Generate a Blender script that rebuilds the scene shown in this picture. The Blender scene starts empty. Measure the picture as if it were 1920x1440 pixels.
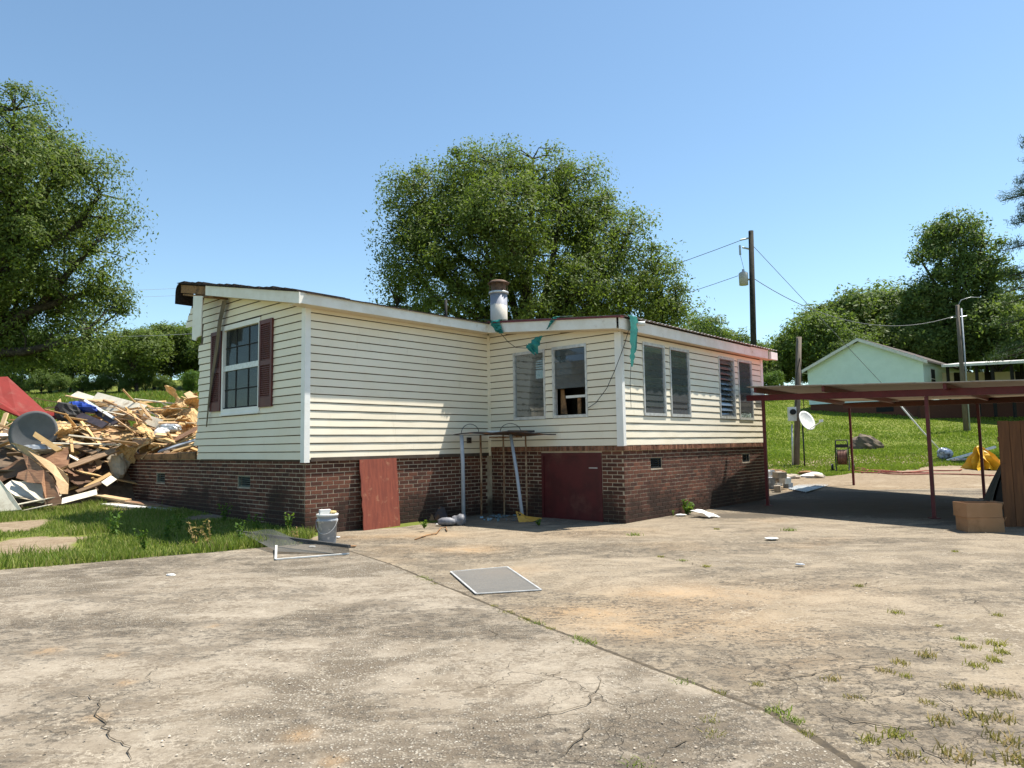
import bpy, math, random
import numpy as np
from mathutils import Vector, Matrix
sc = bpy.context.scene
COL = sc.collection
rng = np.random.default_rng(7)
random.seed(7)
rad = math.radians

# ------------------------------------------------------------------ camera
FPX = 1306.3; PITCH = .0865; ROLL = -.0156; CAMZ = 1.334
_F = np.array([0, math.cos(PITCH), math.sin(PITCH)]); _R = np.array([1., 0, 0]); _U = np.cross(_R, _F)
_R, _U = math.cos(ROLL) * _R + math.sin(ROLL) * _U, -math.sin(ROLL) * _R + math.cos(ROLL) * _U
C0 = np.array([0, 0, CAMZ])
cam = bpy.data.cameras.new('camera'); camo = bpy.data.objects.new('camera', cam); COL.objects.link(camo)
cam.sensor_fit = 'HORIZONTAL'; cam.sensor_width = 36; cam.lens = FPX / 1920 * 36
cam.clip_start = .05; cam.clip_end = 3000
camo.matrix_world = Matrix([[_R[i], _U[i], -_F[i], C0[i]] for i in range(3)] + [[0, 0, 0, 1]])
sc.camera = camo

# ------------------------------------------------------------------ sky, sun, exposure
SUNV = Vector((.423, .158, 1)).normalized()          # towards the sun
w = bpy.data.worlds.new('World'); sc.world = w; w.use_nodes = True
wt = w.node_tree
sky = wt.nodes.new('ShaderNodeTexSky'); sky.sky_type = 'NISHITA'; sky.sun_disc = False
sky.sun_elevation = math.asin(SUNV.z); sky.sun_rotation = math.atan2(SUNV.x, SUNV.y)
sky.air_density = 1.0; sky.dust_density = .25; sky.ozone_density = .9; sky.altitude = 200
tint = wt.nodes.new('ShaderNodeMix'); tint.data_type = 'RGBA'; tint.blend_type = 'MULTIPLY'; tint.inputs[0].default_value = 1; tint.inputs[7].default_value = (.90, 1.0, .97, 1)
wt.links.new(sky.outputs[0], tint.inputs[6]); wt.links.new(tint.outputs[2], wt.nodes['Background'].inputs[0])
wt.nodes['Background'].inputs[1].default_value = .105
sl = bpy.data.lights.new('sun', 'SUN'); sl.energy = 5.0; sl.angle = rad(.53); sl.color = (1, .95, .86)
so = bpy.data.objects.new('sun', sl); COL.objects.link(so)
so.rotation_euler = SUNV.to_track_quat('Z', 'Y').to_euler(); so.location = (10, 5, 30)
sc.view_settings.view_transform = 'Standard'; sc.view_settings.look = 'None'
sc.view_settings.exposure = .95; sc.view_settings.gamma = 1; sc.view_settings.use_curve_mapping = False
sc.cycles.max_bounces = 7; sc.cycles.transparent_max_bounces = 12
sc.cycles.sample_clamp_indirect = 6

# ------------------------------------------------------------------ where things stand
def ray(x, y): return _F + _R * (x - 960) / FPX - _U * (y - 720) / FPX
def G(x, y, z=0.):                                     # point of the picture on the level z
    d = ray(x, y); return C0 + d * ((z - CAMZ) / d[2])
def AT(x, y, D):                                       # point of the picture at distance D (along y)
    d = ray(x, y); return C0 + d * (D / d[1])
def PRJ(P):
    d = np.asarray(P, float) - C0; k = d @ _F
    return 960 + FPX * (d @ _R) / k, 720 - FPX * (d @ _U) / k
# house frame: u runs along the lit walls, v along the shaded gable walls
YAW = .7287; OX, OY = -3.1735, 10.6518
LC, LD, LE = 4.075, 3.082, 5.93
ZB, ZD = 1.15, 1.29
hu = np.array([math.sin(YAW), math.cos(YAW), 0]); hv = np.array([-math.cos(YAW), math.sin(YAW), 0]); HO = np.array([OX, OY, 0])
def W(x, y, z=0.): return HO + hu * x + hv * y + np.array([0, 0, z])
HROT = math.pi / 2 - YAW

# ------------------------------------------------------------------ noise (for geometry)
def _h(ix, iy, s):
    n = (ix.astype(np.int64) * 374761393 + iy.astype(np.int64) * 668265263 + s * 974634777) & 0xffffffff
    n = ((n ^ (n >> 13)) * 1274126177) & 0xffffffff
    return ((n ^ (n >> 16)) & 0xffff) / 65535.
def vnoise(x, y, s=0):
    x = np.asarray(x, float); y = np.asarray(y, float)
    ix = np.floor(x); iy = np.floor(y); fx = x - ix; fy = y - iy
    fx = fx * fx * (3 - 2 * fx); fy = fy * fy * (3 - 2 * fy)
    a = _h(ix, iy, s); b = _h(ix + 1, iy, s); c = _h(ix, iy + 1, s); d = _h(ix + 1, iy + 1, s)
    return (a * (1 - fx) + b * fx) * (1 - fy) + (c * (1 - fx) + d * fx) * fy
def fbm(x, y, s=0, o=4):
    t = 0; a = .5; n = 0
    for i in range(o):
        t = t + a * vnoise(np.asarray(x) * 2 ** i, np.asarray(y) * 2 ** i, s + i * 17); n += a; a *= .5
    return t / n
def sstep(a, b, x):
    t = np.clip((np.asarray(x, float) - a) / (b - a), 0, 1); return t * t * (3 - 2 * t)

# ------------------------------------------------------------------ meshes and objects
class MB:
    def __init__(s): s.v = []; s.f = []; s.n = 0
    def add(s, vs, fs):
        b = s.n
        for p in vs: s.v.append((float(p[0]), float(p[1]), float(p[2])))
        s.n += len(vs)
        for q in fs: s.f.append(tuple(i + b for i in q))
        return s
    def box(s, c, d, m=None):
        x, y, z = d[0] / 2, d[1] / 2, d[2] / 2
        vs = [Vector((i * x, j * y, k * z)) for k in (-1, 1) for j in (-1, 1) for i in (-1, 1)]
        if m is not None: vs = [m @ p for p in vs]
        c = Vector(c)
        return s.add([p + c for p in vs], [(0, 2, 3, 1), (4, 5, 7, 6), (0, 1, 5, 4), (2, 6, 7, 3), (0, 4, 6, 2), (1, 3, 7, 5)])
    def box2(s, a, b):
        return s.box([(a[i] + b[i]) / 2 for i in range(3)], [abs(b[i] - a[i]) for i in range(3)])
    def hexa(s, p):      # 8 corners: bottom 4 around, top 4 around
        return s.add(p, [(3, 2, 1, 0), (4, 5, 6, 7), (0, 1, 5, 4), (1, 2, 6, 5), (2, 3, 7, 6), (3, 0, 4, 7)])
    def tube(s, pts, r, n=8, cap=True):
        pts = [Vector([float(t) for t in p]) for p in pts]; k = len(pts)
        rs = r if isinstance(r, (list, tuple, np.ndarray)) else [r] * k
        vs = []; prev = None
        for i, p in enumerate(pts):
            t = (pts[min(i + 1, k - 1)] - pts[max(i - 1, 0)])
            t = t.normalized() if t.length > 1e-9 else Vector((0, 0, 1))
            if prev is None: a = t.orthogonal().normalized()
            else:
                a = prev - t * prev.dot(t); a = a.normalized() if a.length > 1e-6 else t.orthogonal().normalized()
            prev = a; b = t.cross(a)
            for j in range(n):
                g = 2 * math.pi * j / n; vs.append(p + (a * math.cos(g) + b * math.sin(g)) * float(rs[i]))
        fs = [(i * n + j, i * n + (j + 1) % n, (i + 1) * n + (j + 1) % n, (i + 1) * n + j) for i in range(k - 1) for j in range(n)]
        if cap: fs += [tuple(range(n))[::-1], tuple((k - 1) * n + j for j in range(n))]
        return s.add(vs, fs)
    def lathe(s, prof, n=24, c=(0, 0, 0)):
        vs = []; k = len(prof)
        for r, z in prof:
            for j in range(n):
                g = 2 * math.pi * j / n; vs.append((c[0] + r * math.cos(g), c[1] + r * math.sin(g), c[2] + z))
        fs = [(i * n + j, i * n + (j + 1) % n, (i + 1) * n + (j + 1) % n, (i + 1) * n + j) for i in range(k - 1) for j in range(n)]
        fs += [tuple(range(n))[::-1], tuple((k - 1) * n + j for j in range(n))]
        return s.add(vs, fs)
    def prism(s, poly, off):   # planar polygon (3-D points) pushed along off
        n = len(poly); poly = [Vector([float(t) for t in p]) for p in poly]; off = Vector([float(t) for t in off])
        return s.add(poly + [p + off for p in poly], [tuple(range(n))[::-1], tuple(range(n, 2 * n))] + [(i, (i + 1) % n, n + (i + 1) % n, n + i) for i in range(n)])
    def sheet(s, P, th=None):  # P: grid [i][j] of points; th: thickness vector
        a = len(P); b = len(P[0]); vs = [p for r in P for p in r]
        fs = [(i * b + j, i * b + j + 1, (i + 1) * b + j + 1, (i + 1) * b + j) for i in range(a - 1) for j in range(b - 1)]
        if th is None: return s.add(vs, fs)
        m = len(vs); vs2 = [np.asarray(p) + np.asarray(th) for p in vs]
        fs2 = fs + [tuple(x + m for x in f[::-1]) for f in fs]
        edge = [j for j in range(b)] + [i * b + b - 1 for i in range(1, a)] + [(a - 1) * b + j for j in range(b - 2, -1, -1)] + [i * b for i in range(a - 2, 0, -1)]
        for i in range(len(edge)):
            p, q = edge[i], edge[(i + 1) % len(edge)]; fs2.append((q, p, p + m, q + m))
        return s.add(list(vs) + vs2, fs2)
    def mesh(s, name, mat=None, smooth=False):
        me = bpy.data.meshes.new(name); me.from_pydata(s.v, [], s.f); me.validate(clean_customdata=False)
        if mat: me.materials.append(mat)
        if smooth: me.polygons.foreach_set('use_smooth', [True] * len(me.polygons))
        me.update(); return me
    def build(s, name, mat, parent=None, smooth=False, loc=None, **kw):
        return link(name, s.mesh(name, mat, smooth), parent, loc=loc, **kw)
def link(name, data, parent=None, loc=None, rot=None, label=None, cat=None, group=None, kind=None):
    o = bpy.data.objects.new(name, data); COL.objects.link(o)
    if parent is not None: o.parent = parent
    if loc is not None: o.location = [float(t) for t in loc]
    if rot is not None: o.rotation_euler = rot
    if label: o['label'] = label
    if cat: o['category'] = cat
    if group: o['group'] = group
    if kind: o['kind'] = kind
    return o
def thing(name, label, cat, loc=(0, 0, 0), rotz=0, group=None):
    o = link(name, None, loc=loc, rot=(0, 0, rotz), label=label, cat=cat, group=group); o.empty_display_size = .1
    return o
def solo(mb, name, mat, label, cat, base=None, group=None, smooth=False, rotz=None):   # a thing of one mesh; verts given in world
    v = np.array(mb.v)
    if base is None: base = np.array([v[:, 0].mean(), v[:, 1].mean(), v[:, 2].min()])
    mb.v = [tuple(p) for p in v - np.asarray(base)]
    return mb.build(name, mat, None, smooth, loc=base, label=label, cat=cat, group=group)
def npmesh(name, V, Fq, mat, smooth=False):            # fast: V (n,3), Fq (m,k)
    me = bpy.data.meshes.new(name); n, m, k = len(V), len(Fq), Fq.shape[1]
    me.vertices.add(n); me.vertices.foreach_set('co', np.asarray(V, np.float32).ravel())
    me.loops.add(m * k); me.loops.foreach_set('vertex_index', np.asarray(Fq, np.int32).ravel())
    me.polygons.add(m); me.polygons.foreach_set('loop_start', np.arange(0, m * k, k, dtype=np.int32))
    if smooth: me.polygons.foreach_set('use_smooth', np.ones(m, bool))
    me.materials.append(mat); me.update(calc_edges=True); return me
def copy_tree(o, parent=None):
    c = o.copy(); COL.objects.link(c); c.parent = parent
    for ch in list(o.children): copy_tree(ch, c)
    return c
def attr(me, name, val):
    a = me.attributes.new(name, 'FLOAT', 'POINT'); a.data.foreach_set('value', np.asarray(val, np.float32))

# ------------------------------------------------------------------ materials
class NT:
    def __init__(s, name):
        s.m = bpy.data.materials.new(name); s.m.use_nodes = True; s.t = s.m.node_tree
        s.b = s.t.nodes['Principled BSDF']; s.out = s.t.nodes['Material Output']
    def set(s, node, key, val):
        i = node.inputs[key]
        if isinstance(val, bpy.types.NodeSocket): s.t.links.new(val, i)
        elif isinstance(val, (tuple, list)) and len(val) == 3 and i.type == 'RGBA': i.default_value = (*val, 1)
        else: i.default_value = val
    def n(s, ty, props=None, out=0, **inp):
        nd = s.t.nodes.new('ShaderNode' + ty)
        for k, v in (props or {}).items(): setattr(nd, k, v)
        for k, v in inp.items(): s.set(nd, k.replace('_', ' '), v)
        return nd.outputs[out]
    def pos(s): return s.n('NewGeometry')
    def obj(s): return s.n('TexCoord', out=3)
    def vmul(s, v, f): return s.n('VectorMath', {'operation': 'MULTIPLY'}, **{'Vector': v}) if False else s._vm(v, f)
    def _vm(s, v, f):
        nd = s.t.nodes.new('ShaderNodeVectorMath'); nd.operation = 'MULTIPLY'
        s.set(nd, 0, v); nd.inputs[1].default_value = f; return nd.outputs[0]
    def vadd(s, v, f):
        nd = s.t.nodes.new('ShaderNodeVectorMath'); nd.operation = 'ADD'
        s.set(nd, 0, v); s.set(nd, 1, f); return nd.outputs[0]
    def noise(s, v, scale, detail=5, rough=.6, out=0): return s.n('TexNoise', out=out, Vector=v, Scale=scale, Detail=detail, Roughness=rough)
    def vor(s, v, scale, feat='F1', out=0, rnd=1.): return s.n('TexVoronoi', {'feature': feat}, out=out, Vector=v, Scale=scale, Randomness=rnd)
    def ramp(s, f, stops):
        nd = s.t.nodes.new('ShaderNodeValToRGB'); s.set(nd, 0, f); e = nd.color_ramp.elements
        while len(e) < len(stops): e.new(.5)
        for i, (p, c) in enumerate(stops):
            e[i].position = p; e[i].color = (*c, 1) if isinstance(c, tuple) else (c, c, c, 1)
        return nd.outputs[0]
    def sr(s, f, a, b, lo=0., hi=1.):                       # smooth range
        nd = s.t.nodes.new('ShaderNodeMapRange'); nd.interpolation_type = 'SMOOTHSTEP'
        for i, v in enumerate((f, a, b, lo, hi)): s.set(nd, i, v)
        return nd.outputs[0]
    def math(s, op, a, b=0., clamp=False):
        nd = s.t.nodes.new('ShaderNodeMath'); nd.operation = op; nd.use_clamp = clamp; s.set(nd, 0, a); s.set(nd, 1, b); return nd.outputs[0]
    def mix(s, f, a, b, mode='MIX'):
        nd = s.t.nodes.new('ShaderNodeMix'); nd.data_type = 'RGBA'; nd.blend_type = mode
        s.set(nd, 0, f); s.set(nd, 6, a); s.set(nd, 7, b); return nd.outputs[2]
    def bump(s, h, st=.3, dist=.01, nrm=None):
        nd = s.t.nodes.new('ShaderNodeBump'); s.set(nd, 'Height', h); nd.inputs['Strength'].default_value = st; nd.inputs['Distance'].default_value = dist
        if nrm is not None: s.set(nd, 'Normal', nrm)
        s.set(s.b, 'Normal', nd.outputs[0]); return nd.outputs[0]
    def fin(s, col=None, rough=None, metal=None, spec=None):
        for k, v in (('Base Color', col), ('Roughness', rough), ('Metallic', metal), ('Specular IOR Level', spec)):
            if v is not None: s.set(s.b, k, v)
        return s.m
    def at(s, name): return s.n('Attribute', {'attribute_name': name}, out=2)
    def rnd(s):                                              # one number per object and per loose piece
        a = s.n('ObjectInfo', out=5); b = s.n('NewGeometry', out=8)
        return s.math('FRACT', s.math('ADD', a, b))
def simple(name, c1, c2=None, rough=.7, scale=6., spec=.3, metal=0., bump=0., bscale=40., grain=None, dirt=None, dscale=2., var=0., dlo=.5, dhi=.75):
    t = NT(name); p = t.obj() if grain is None else t._vm(t.obj(), grain)
    c2 = c2 or tuple(x * .75 for x in c1)
    col = t.mix(t.sr(t.noise(p, scale), .35, .65), c1, c2)
    if var:
        col = t.mix(1., col, t.ramp(t.rnd(), [(0, 1 - var), (1, 1 + var)]), 'MULTIPLY')
    if dirt: col = t.mix(t.sr(t.noise(t.pos(), dscale, 8, .65), dlo, dhi), col, dirt)
    if bump: t.bump(t.noise(p, bscale, 6), bump, .006)
    return t.fin(col, rough, metal, spec)

# ================================================================== materials
def leafmat(name, cols, trans=.42, rough=.6):
    t = NT(name); r = t.rnd(); base = t.ramp(r, [(i / (len(cols) - 1), c) for i, c in enumerate(cols)])
    base = t.mix(t.sr(t.noise(t.pos(), .35, 2), .35, .65, 0., .35), base, tuple(x * .75 for x in cols[0]))
    t.fin(base, rough, 0, .25)
    tr = t.n('BsdfTranslucent', Color=t.mix(.5, base, (.20, .30, .02)))
    mx = t.t.nodes.new('ShaderNodeMixShader'); mx.inputs[0].default_value = trans
    t.t.links.new(t.b.outputs[0], mx.inputs[1]); t.t.links.new(tr, mx.inputs[2]); t.t.links.new(mx.outputs[0], t.out.inputs[0])
    return t.m
M_leaf = leafmat('oak_leaf', [(.075, .115, .024), (.12, .166, .034), (.18, .212, .048)])
M_leaf2 = leafmat('far_leaf', [(.085, .138, .035), (.12, .176, .042), (.165, .212, .05)])
M_leafy = leafmat('bright_leaf', [(.07, .14, .02), (.10, .19, .03), (.15, .23, .04)])
M_pine = leafmat('pine_needle', [(.02, .05, .02), (.035, .075, .025), (.05, .09, .03)], .15)
M_grass = leafmat('grass_blade', [(.11, .175, .022), (.18, .25, .035), (.29, .32, .075), (.42, .36, .16)], .4)
M_lawn = leafmat('lawn_blade', [(.15, .22, .02), (.21, .30, .03), (.32, .36, .07)], .4)
M_weed = leafmat('yellow_weed', [(.20, .19, .035), (.33, .27, .06), (.45, .36, .12)], .4)
M_dry = leafmat('dry_stalk', [(.30, .20, .08), (.42, .30, .13), (.25, .20, .05)], .3)
M_field = leafmat('field_plant', [(.09, .17, .02), (.15, .23, .035), (.21, .25, .04), (.28, .18, .05)], .4)
M_bark = simple('bark', (.075, .062, .05), (.03, .025, .02), .9, 9, .1, bump=.6, bscale=30)

def concrete(name, ca, cb, cc, aggk, dark):
    t = NT(name); p = t.pos(); ag = t.at('agg'); st = t.at('stain_shade'); ru = t.at('rust'); ck = t.at('crk')
    warp = t.vadd(p, t._vm(t.noise(p, 1.3, 2, .6, 1), (.7, .7, 0)))
    n1 = t.noise(warp, .9, 5, .68); n2 = t.noise(p, 5., 6, .7); n3 = t.noise(p, 38., 3, .7)
    streak = t.noise(t._vm(p, (1.2, 9., 1)), 1.6, 4, .65)
    col = t.mix(t.sr(n1, .38, .62), ca, cb)
    col = t.mix(t.sr(n2, .45, .7, 0., .75), col, cc)
    col = t.mix(t.sr(streak, .52, .68, 0., .35), col, cc)
    # exposed pebbles, worn through in patches
    vd = t.vor(p, 62.); vc = vd.node.outputs[1]; vd2 = t.vor(p, 135.)
    peb = t.sr(vd, .26, .50, 1., 0.)
    sep = t.n('SeparateColor', Color=vc)
    pc = t.ramp(sep, [(0, (.19, .16, .12)), (.5, (.31, .27, .21)), (.85, (.44, .40, .33)), (1, (.55, .51, .44))])
    agc = t.mix(peb, (.085, .068, .048), pc)
    n4 = t.noise(t._vm(p, (1, 1.6, 1)), 14., 5, .72); n5 = t.noise(t._vm(t.vadd(p, t._vm(t.noise(p, .8, 1, .5, 1), (.9, .9, 0))), (1, 1.8, 1)), 2.1, 5, .68); gm = t.sr(n5, .36, .62)
    amask = t.math('MULTIPLY', t.sr(t.math('ADD', ag, t.math('ADD', t.math('MULTIPLY', t.math('SUBTRACT', n2, .5), 1.9), t.math('MULTIPLY', t.math('SUBTRACT', n4, .5), 1.6))), -.05, .85), aggk)
    amask = t.math('MULTIPLY', amask, t.sr(n5, .32, .55, .15, 1.))
    col = t.mix(amask, col, agc)
    # pits and sand grain everywhere
    sp = t.sr(vd2, .20, .45, 1., 0.)
    col = t.mix(t.math('MULTIPLY', sp, t.sr(n4, .35, .65, .05, .5)), col, t.mix(sep, (.12, .098, .072), (.47, .42, .34)))
    col = t.mix(t.math('MULTIPLY', t.sr(n4, .43, .55, .72, 0.), t.sr(gm, 0., 1., .12, 1.)), col, (.145, .115, .08))
    col = t.mix(t.math('MULTIPLY', t.sr(n3, .43, .53, .8, 0.), t.sr(gm, 0., 1., .28, .95)), col, (.12, .096, .07))
    rid = t.math('MULTIPLY', t.sr(t.math('ABSOLUTE', t.math('SUBTRACT', n5, .5)), 0., .012, .6, 0.), t.sr(n1, .45, .6))
    col = t.mix(rid, col, (.47, .41, .32))
    hi = t.sr(vd2, .08, .2, 1., 0.); col = t.mix(t.math('MULTIPLY', hi, t.sr(n4, .48, .6, 0., .55)), col, (.56, .50, .41))
    # rust and mildew stains, plus painted shade under the carport
    col = t.mix(t.math('MULTIPLY', ru, t.sr(n2, .3, .62, .15, .65)), col, (.40, .25, .12))
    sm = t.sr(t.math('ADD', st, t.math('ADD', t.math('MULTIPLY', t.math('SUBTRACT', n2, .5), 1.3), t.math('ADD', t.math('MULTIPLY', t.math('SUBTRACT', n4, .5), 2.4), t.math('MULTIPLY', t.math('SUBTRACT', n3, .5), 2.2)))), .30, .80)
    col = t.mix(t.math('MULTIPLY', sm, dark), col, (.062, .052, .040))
    # hairline cracks
    cw = t.vadd(p, t._vm(t.noise(p, 2.2, 4, .65, 1), (.55, .55, 0)))
    e = t.vor(cw, 1.15, 'DISTANCE_TO_EDGE'); e2 = t.vor(cw, 3.6, 'DISTANCE_TO_EDGE')
    cr = t.math('MULTIPLY', t.sr(e, .0008, .0045, .5, 0.), t.sr(t.math('ADD', ck, t.math('SUBTRACT', n1, .5)), .22, .5))
    cr2 = t.math('MULTIPLY', t.sr(e2, .001, .010, .42, 0.), t.sr(t.math('ADD', ck, t.math('SUBTRACT', n1, .5)), .55, .95))
    cr = t.math('MAXIMUM', cr, cr2)
    col = t.mix(cr, col, (.035, .028, .02))
    h = t.math('ADD', t.math('MULTIPLY', peb, t.math('MULTIPLY', amask, .9)), t.math('ADD', t.math('MULTIPLY', n3, .6), t.math('MULTIPLY', cr, -2.5)))
    h = t.math('ADD', h, t.math('MULTIPLY', n2, 1.2))
    t.bump(h, .8, .007)
    return t.fin(col, .9, 0, .2)
M_conc_old = concrete('old_concrete', (.295, .25, .192), (.21, .172, .126), (.37, .32, .25), .9, .75)
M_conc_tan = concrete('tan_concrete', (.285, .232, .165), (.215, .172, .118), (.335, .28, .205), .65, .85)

def groundmat():
    t = NT('soil_and_turf'); p = t.pos(); d = t.at('dirt')
    n1 = t.noise(p, .5, 8, .65); n2 = t.noise(p, 7., 6, .7); n3 = t.noise(p, 60, 3)
    g = t.mix(t.sr(n1, .35, .65), (.085, .125, .02), (.16, .185, .035)); g = t.mix(t.sr(n2, .4, .7, 0., .6), g, (.17, .145, .05))
    s = t.mix(t.sr(n2, .35, .65), (.30, .235, .16), (.215, .16, .105)); s = t.mix(t.sr(n3, .45, .7, 0., .6), s, (.14, .10, .06))
    s = t.mix(t.sr(n1, .5, .7, 0., .7), s, (.35, .285, .205))
    m = t.sr(t.math('ADD', d, t.math('MULTIPLY', t.math('SUBTRACT', n2, .5), .8)), .35, .65)
    t.bump(t.math('ADD', n2, n3), .6, .03)
    return t.fin(t.mix(m, g, s), .95, 0, .1)
M_ground = groundmat()

# ================================================================== terrain
LY = [-60, 9.3, 13, 16, 20, 30, 45, 60, 75, 90, 120, 200, 700]; LZ = [0, 0, .16, .32, .7, 2.0, 4.0, 5.8, 7.3, 10.2, 13, 16, 24]
RY = [-60, 18, 22, 27, 35, 45, 60, 80, 200, 700]; RZ = [0, 0, .06, .3, .95, 2.45, 4.7, 6.5, 11, 20]
JY = [-6, 2.96, 3.53, 4.19, 4.69, 6.05, 7.98, 9.03, 9.75]; JX = [2.6, 1.37, 1.22, .81, .5, -.3, -1.41, -2.11, -2.75]
EY = [-6, 5.5, 7.96, 8.4, 8.83, 9.19, 9.62, 9.8]; EX = [-22, -11, -5.78, -5.05, -4.42, -3.75, -3.2, -2.95]   # lawn edge
def T(x, y):
    x = np.asarray(x, float); y = np.asarray(y, float)
    k = sstep(-.25, .12, x / np.maximum(y, 1))
    z = np.interp(y, LY, LZ) * (1 - k) + np.interp(y, RY, RZ) * k
    return z + .05 * (fbm(x * .35, y * .35, 3) - .5) * sstep(14, 24, y) + 1.2 * (fbm(x * .03, y * .03, 9) - .5) * sstep(30, 90, y)
def jx(y): return np.interp(y, JY, JX) + .035 * (fbm(np.asarray(y) * 3.1, 0 * np.asarray(y), 5) - .5)
def ex(y): return np.interp(y, EY, EX) + .28 * (fbm(np.asarray(y) * 2.3, 0 * np.asarray(y), 6) - .5)
xs = np.concatenate([np.linspace(-500, -60, 12), np.linspace(-56, -16, 21), np.arange(-15, 2, .22), np.arange(2, 34, .8), np.linspace(35, 100, 14), np.linspace(130, 500, 8)])
ys = np.concatenate([np.linspace(-60, 4, 9), np.arange(5, 20, .22), np.arange(20, 36, .6), np.arange(37, 90, 2.), np.linspace(95, 700, 16)])
gx, gy = np.meshgrid(xs, ys); gz = T(gx, gy)
inslab = ((gx > ex(gy)) & (gy < 9.7)) | ((gx > -3.1) & (gy < 18.6) & (gx < 15.5))
dl = sstep(.0, .5, ex(gy) - gx)
gz = np.where(inslab, gz - .09, gz + .02 * dl)
dirt = np.zeros_like(gx)
def spot(px, py, r, k=1., z=.1):
    c = G(px, py, z); a = gx + 1.1 * (fbm(gx * 1.5, gy * 1.5, 91) - .5); b = gy + 1.1 * (fbm(gx * 1.5, gy * 1.5, 92) - .5)
    return k * np.exp(-((a - c[0]) ** 2 + (b - c[1]) ** 2) / r ** 2)
for a in ((120, 1012, .45), (60, 1022, .4), (90, 1005, .4), (30, 985, .5), (10, 995, .4), (240, 955, .9), (330, 962, .8), (400, 975, .6), (180, 948, .7), (45, 1018, .45)): dirt += spot(*a)
for a in ((1620, 890, 4, .16), (1700, 880, 4, .16), (1500, 898, 2.4, .12), (1470, 893, 2.5, .12), (1780, 880, 4, .16), (1880, 890, 4, .1)): dirt += spot(a[0], a[1], a[2], 1., a[3])
dirt += sstep(8, 4, np.hypot((gx - 12.5) / 1.1, gy - 22.5)) + sstep(3, 2, np.hypot(gx + 8, gy - 19) / 2.5) * .6
dirt += sstep(17, 18.2, gy) * sstep(25.5, 23.5, gy - .12 * gx) * sstep(5, 7, gx) * sstep(30, 24, gx)
V = np.stack([gx, gy, gz], -1).reshape(-1, 3); nx = len(xs); ny = len(ys)
q = (np.arange(ny - 1)[:, None] * nx + np.arange(nx - 1)[None]).reshape(-1)
me = npmesh('ground', V, np.stack([q, q + 1, q + nx + 1, q + nx], 1), M_ground, True); attr(me, 'dirt', np.clip(dirt, 0, 1).ravel())
link('ground', me, kind='structure', label='grassy ground with sandy bare patches rising to a field behind')

# ================================================================== concrete slabs
def ruled(name, mat, ya, yb, fl, fr, nyy, nxx, z0, th, seed, lab, fz=None):
    Y = np.linspace(ya, yb, nyy); t = np.linspace(0, 1, nxx)
    a = fl(Y); b = fr(Y); X = a[:, None] * (1 - t) + b[:, None] * t; YY = np.repeat(Y[:, None], nxx, 1)
    Z = z0 + .012 * (fbm(X * .8, YY * .8, seed) - .5)
    if fz: Z = Z + fz(X, YY)
    V = np.stack([X, YY, Z], -1).reshape(-1, 3); n = len(V)
    q = (np.arange(nyy - 1)[:, None] * nxx + np.arange(nxx - 1)[None]).reshape(-1)
    Fq = np.stack([q, q + 1, q + nxx + 1, q + nxx], 1)
    edge = np.array(list(range(nxx)) + [i * nxx + nxx - 1 for i in range(1, nyy)] + [(nyy - 1) * nxx + j for j in range(nxx - 2, -1, -1)] + [i * nxx for i in range(nyy - 2, 0, -1)])
    Vb = V[edge] - [0, 0, th]; m = len(edge); i0 = np.arange(m); i1 = (i0 + 1) % m
    Fs = np.stack([edge[i1], edge[i0], n + i0, n + i1], 1)
    me = npmesh(name, np.vstack([V, Vb]), np.vstack([Fq, Fs]), mat, False)
    XX = np.concatenate([X.ravel(), Vb[:, 0]]); YA = np.concatenate([YY.ravel(), Vb[:, 1]])
    return link(name, me, kind='structure', label=lab), me, XX, YA
def gs(X, Y, px, py, r, k=1., el=1., z=0):
    c = G(px, py, z); return k * np.exp(-(((X - c[0]) / (r * el)) ** 2 + ((Y - c[1]) / r) ** 2))
slabL, me, X, Y = ruled('driveway_slab', M_conc_old, -5, 9.72, ex, lambda y: jx(y) - .012, 300, 260, .014, .2, 11, 'old grey concrete driveway slab with exposed pebbles')
ag = .0 + .8 * sstep(.42, .64, fbm(X * .9 + 3, Y * 1.3, 21, 5))
for a in ((690, 1240, .35, .6), (610, 1330, .35, .6), (480, 1400, .35, .5), (900, 1330, .3, .5), (240, 1170, .5, .4), (500, 1180, .5, .35), (640, 1290, .5, .4), (760, 1230, .4, .5), (1000, 1400, .4, .5)): ag += gs(X, Y, *a)
for a in ((420, 1170, .35, -.8), (760, 1260, .25, -.7), (850, 1310, .2, -.6), (300, 1380, .4, -.5), (150, 1240, .5, -.4), (800, 1150, .5, -.5)): ag += gs(X, Y, *a)
attr(me, 'agg', ag)
stn_shade = .75 * sstep(.46, .70, fbm(X * .9 + 9, Y * 1.7 + 4, 31, 5)) + .3 * sstep(.55, .7, fbm(X * .3, Y * .4, 41, 3))
for a in ((330, 1060, .35, .8, 3.5), (480, 1045, .3, .9, 2.5), (560, 1050, .3, .7, 2), (160, 1330, .22, .5, 2), (180, 1290, .2, .5, 2), (230, 1110, .4, .35, 2), (700, 1330, .3, .4, 1.5), (1050, 1420, .35, .6, 1.5), (1200, 1400, .3, .5)): stn_shade += gs(X, Y, *a)
attr(me, 'stain_shade', np.minimum(stn_shade, .50) - .04)
ru = np.zeros_like(X)
for a in ((215, 1232, .06), (565, 1386, .07), (625, 1434, .05), (400, 1177, .05), (180, 1350, .06), (90, 1224, .08), (232, 1285, .05)): ru += gs(X, Y, *a)
attr(me, 'rust', ru)
ck = -.05 + 0 * X
for a in ((200, 1330, .5, .5), (250, 1400, .4, .4), (1050, 1290, .5, .6), (1100, 1400, .6, .6), (950, 1250, .4, .3), (1250, 1400, .5, .7)): ck += gs(X, Y, *a)
attr(me, 'crk', ck)
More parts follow.
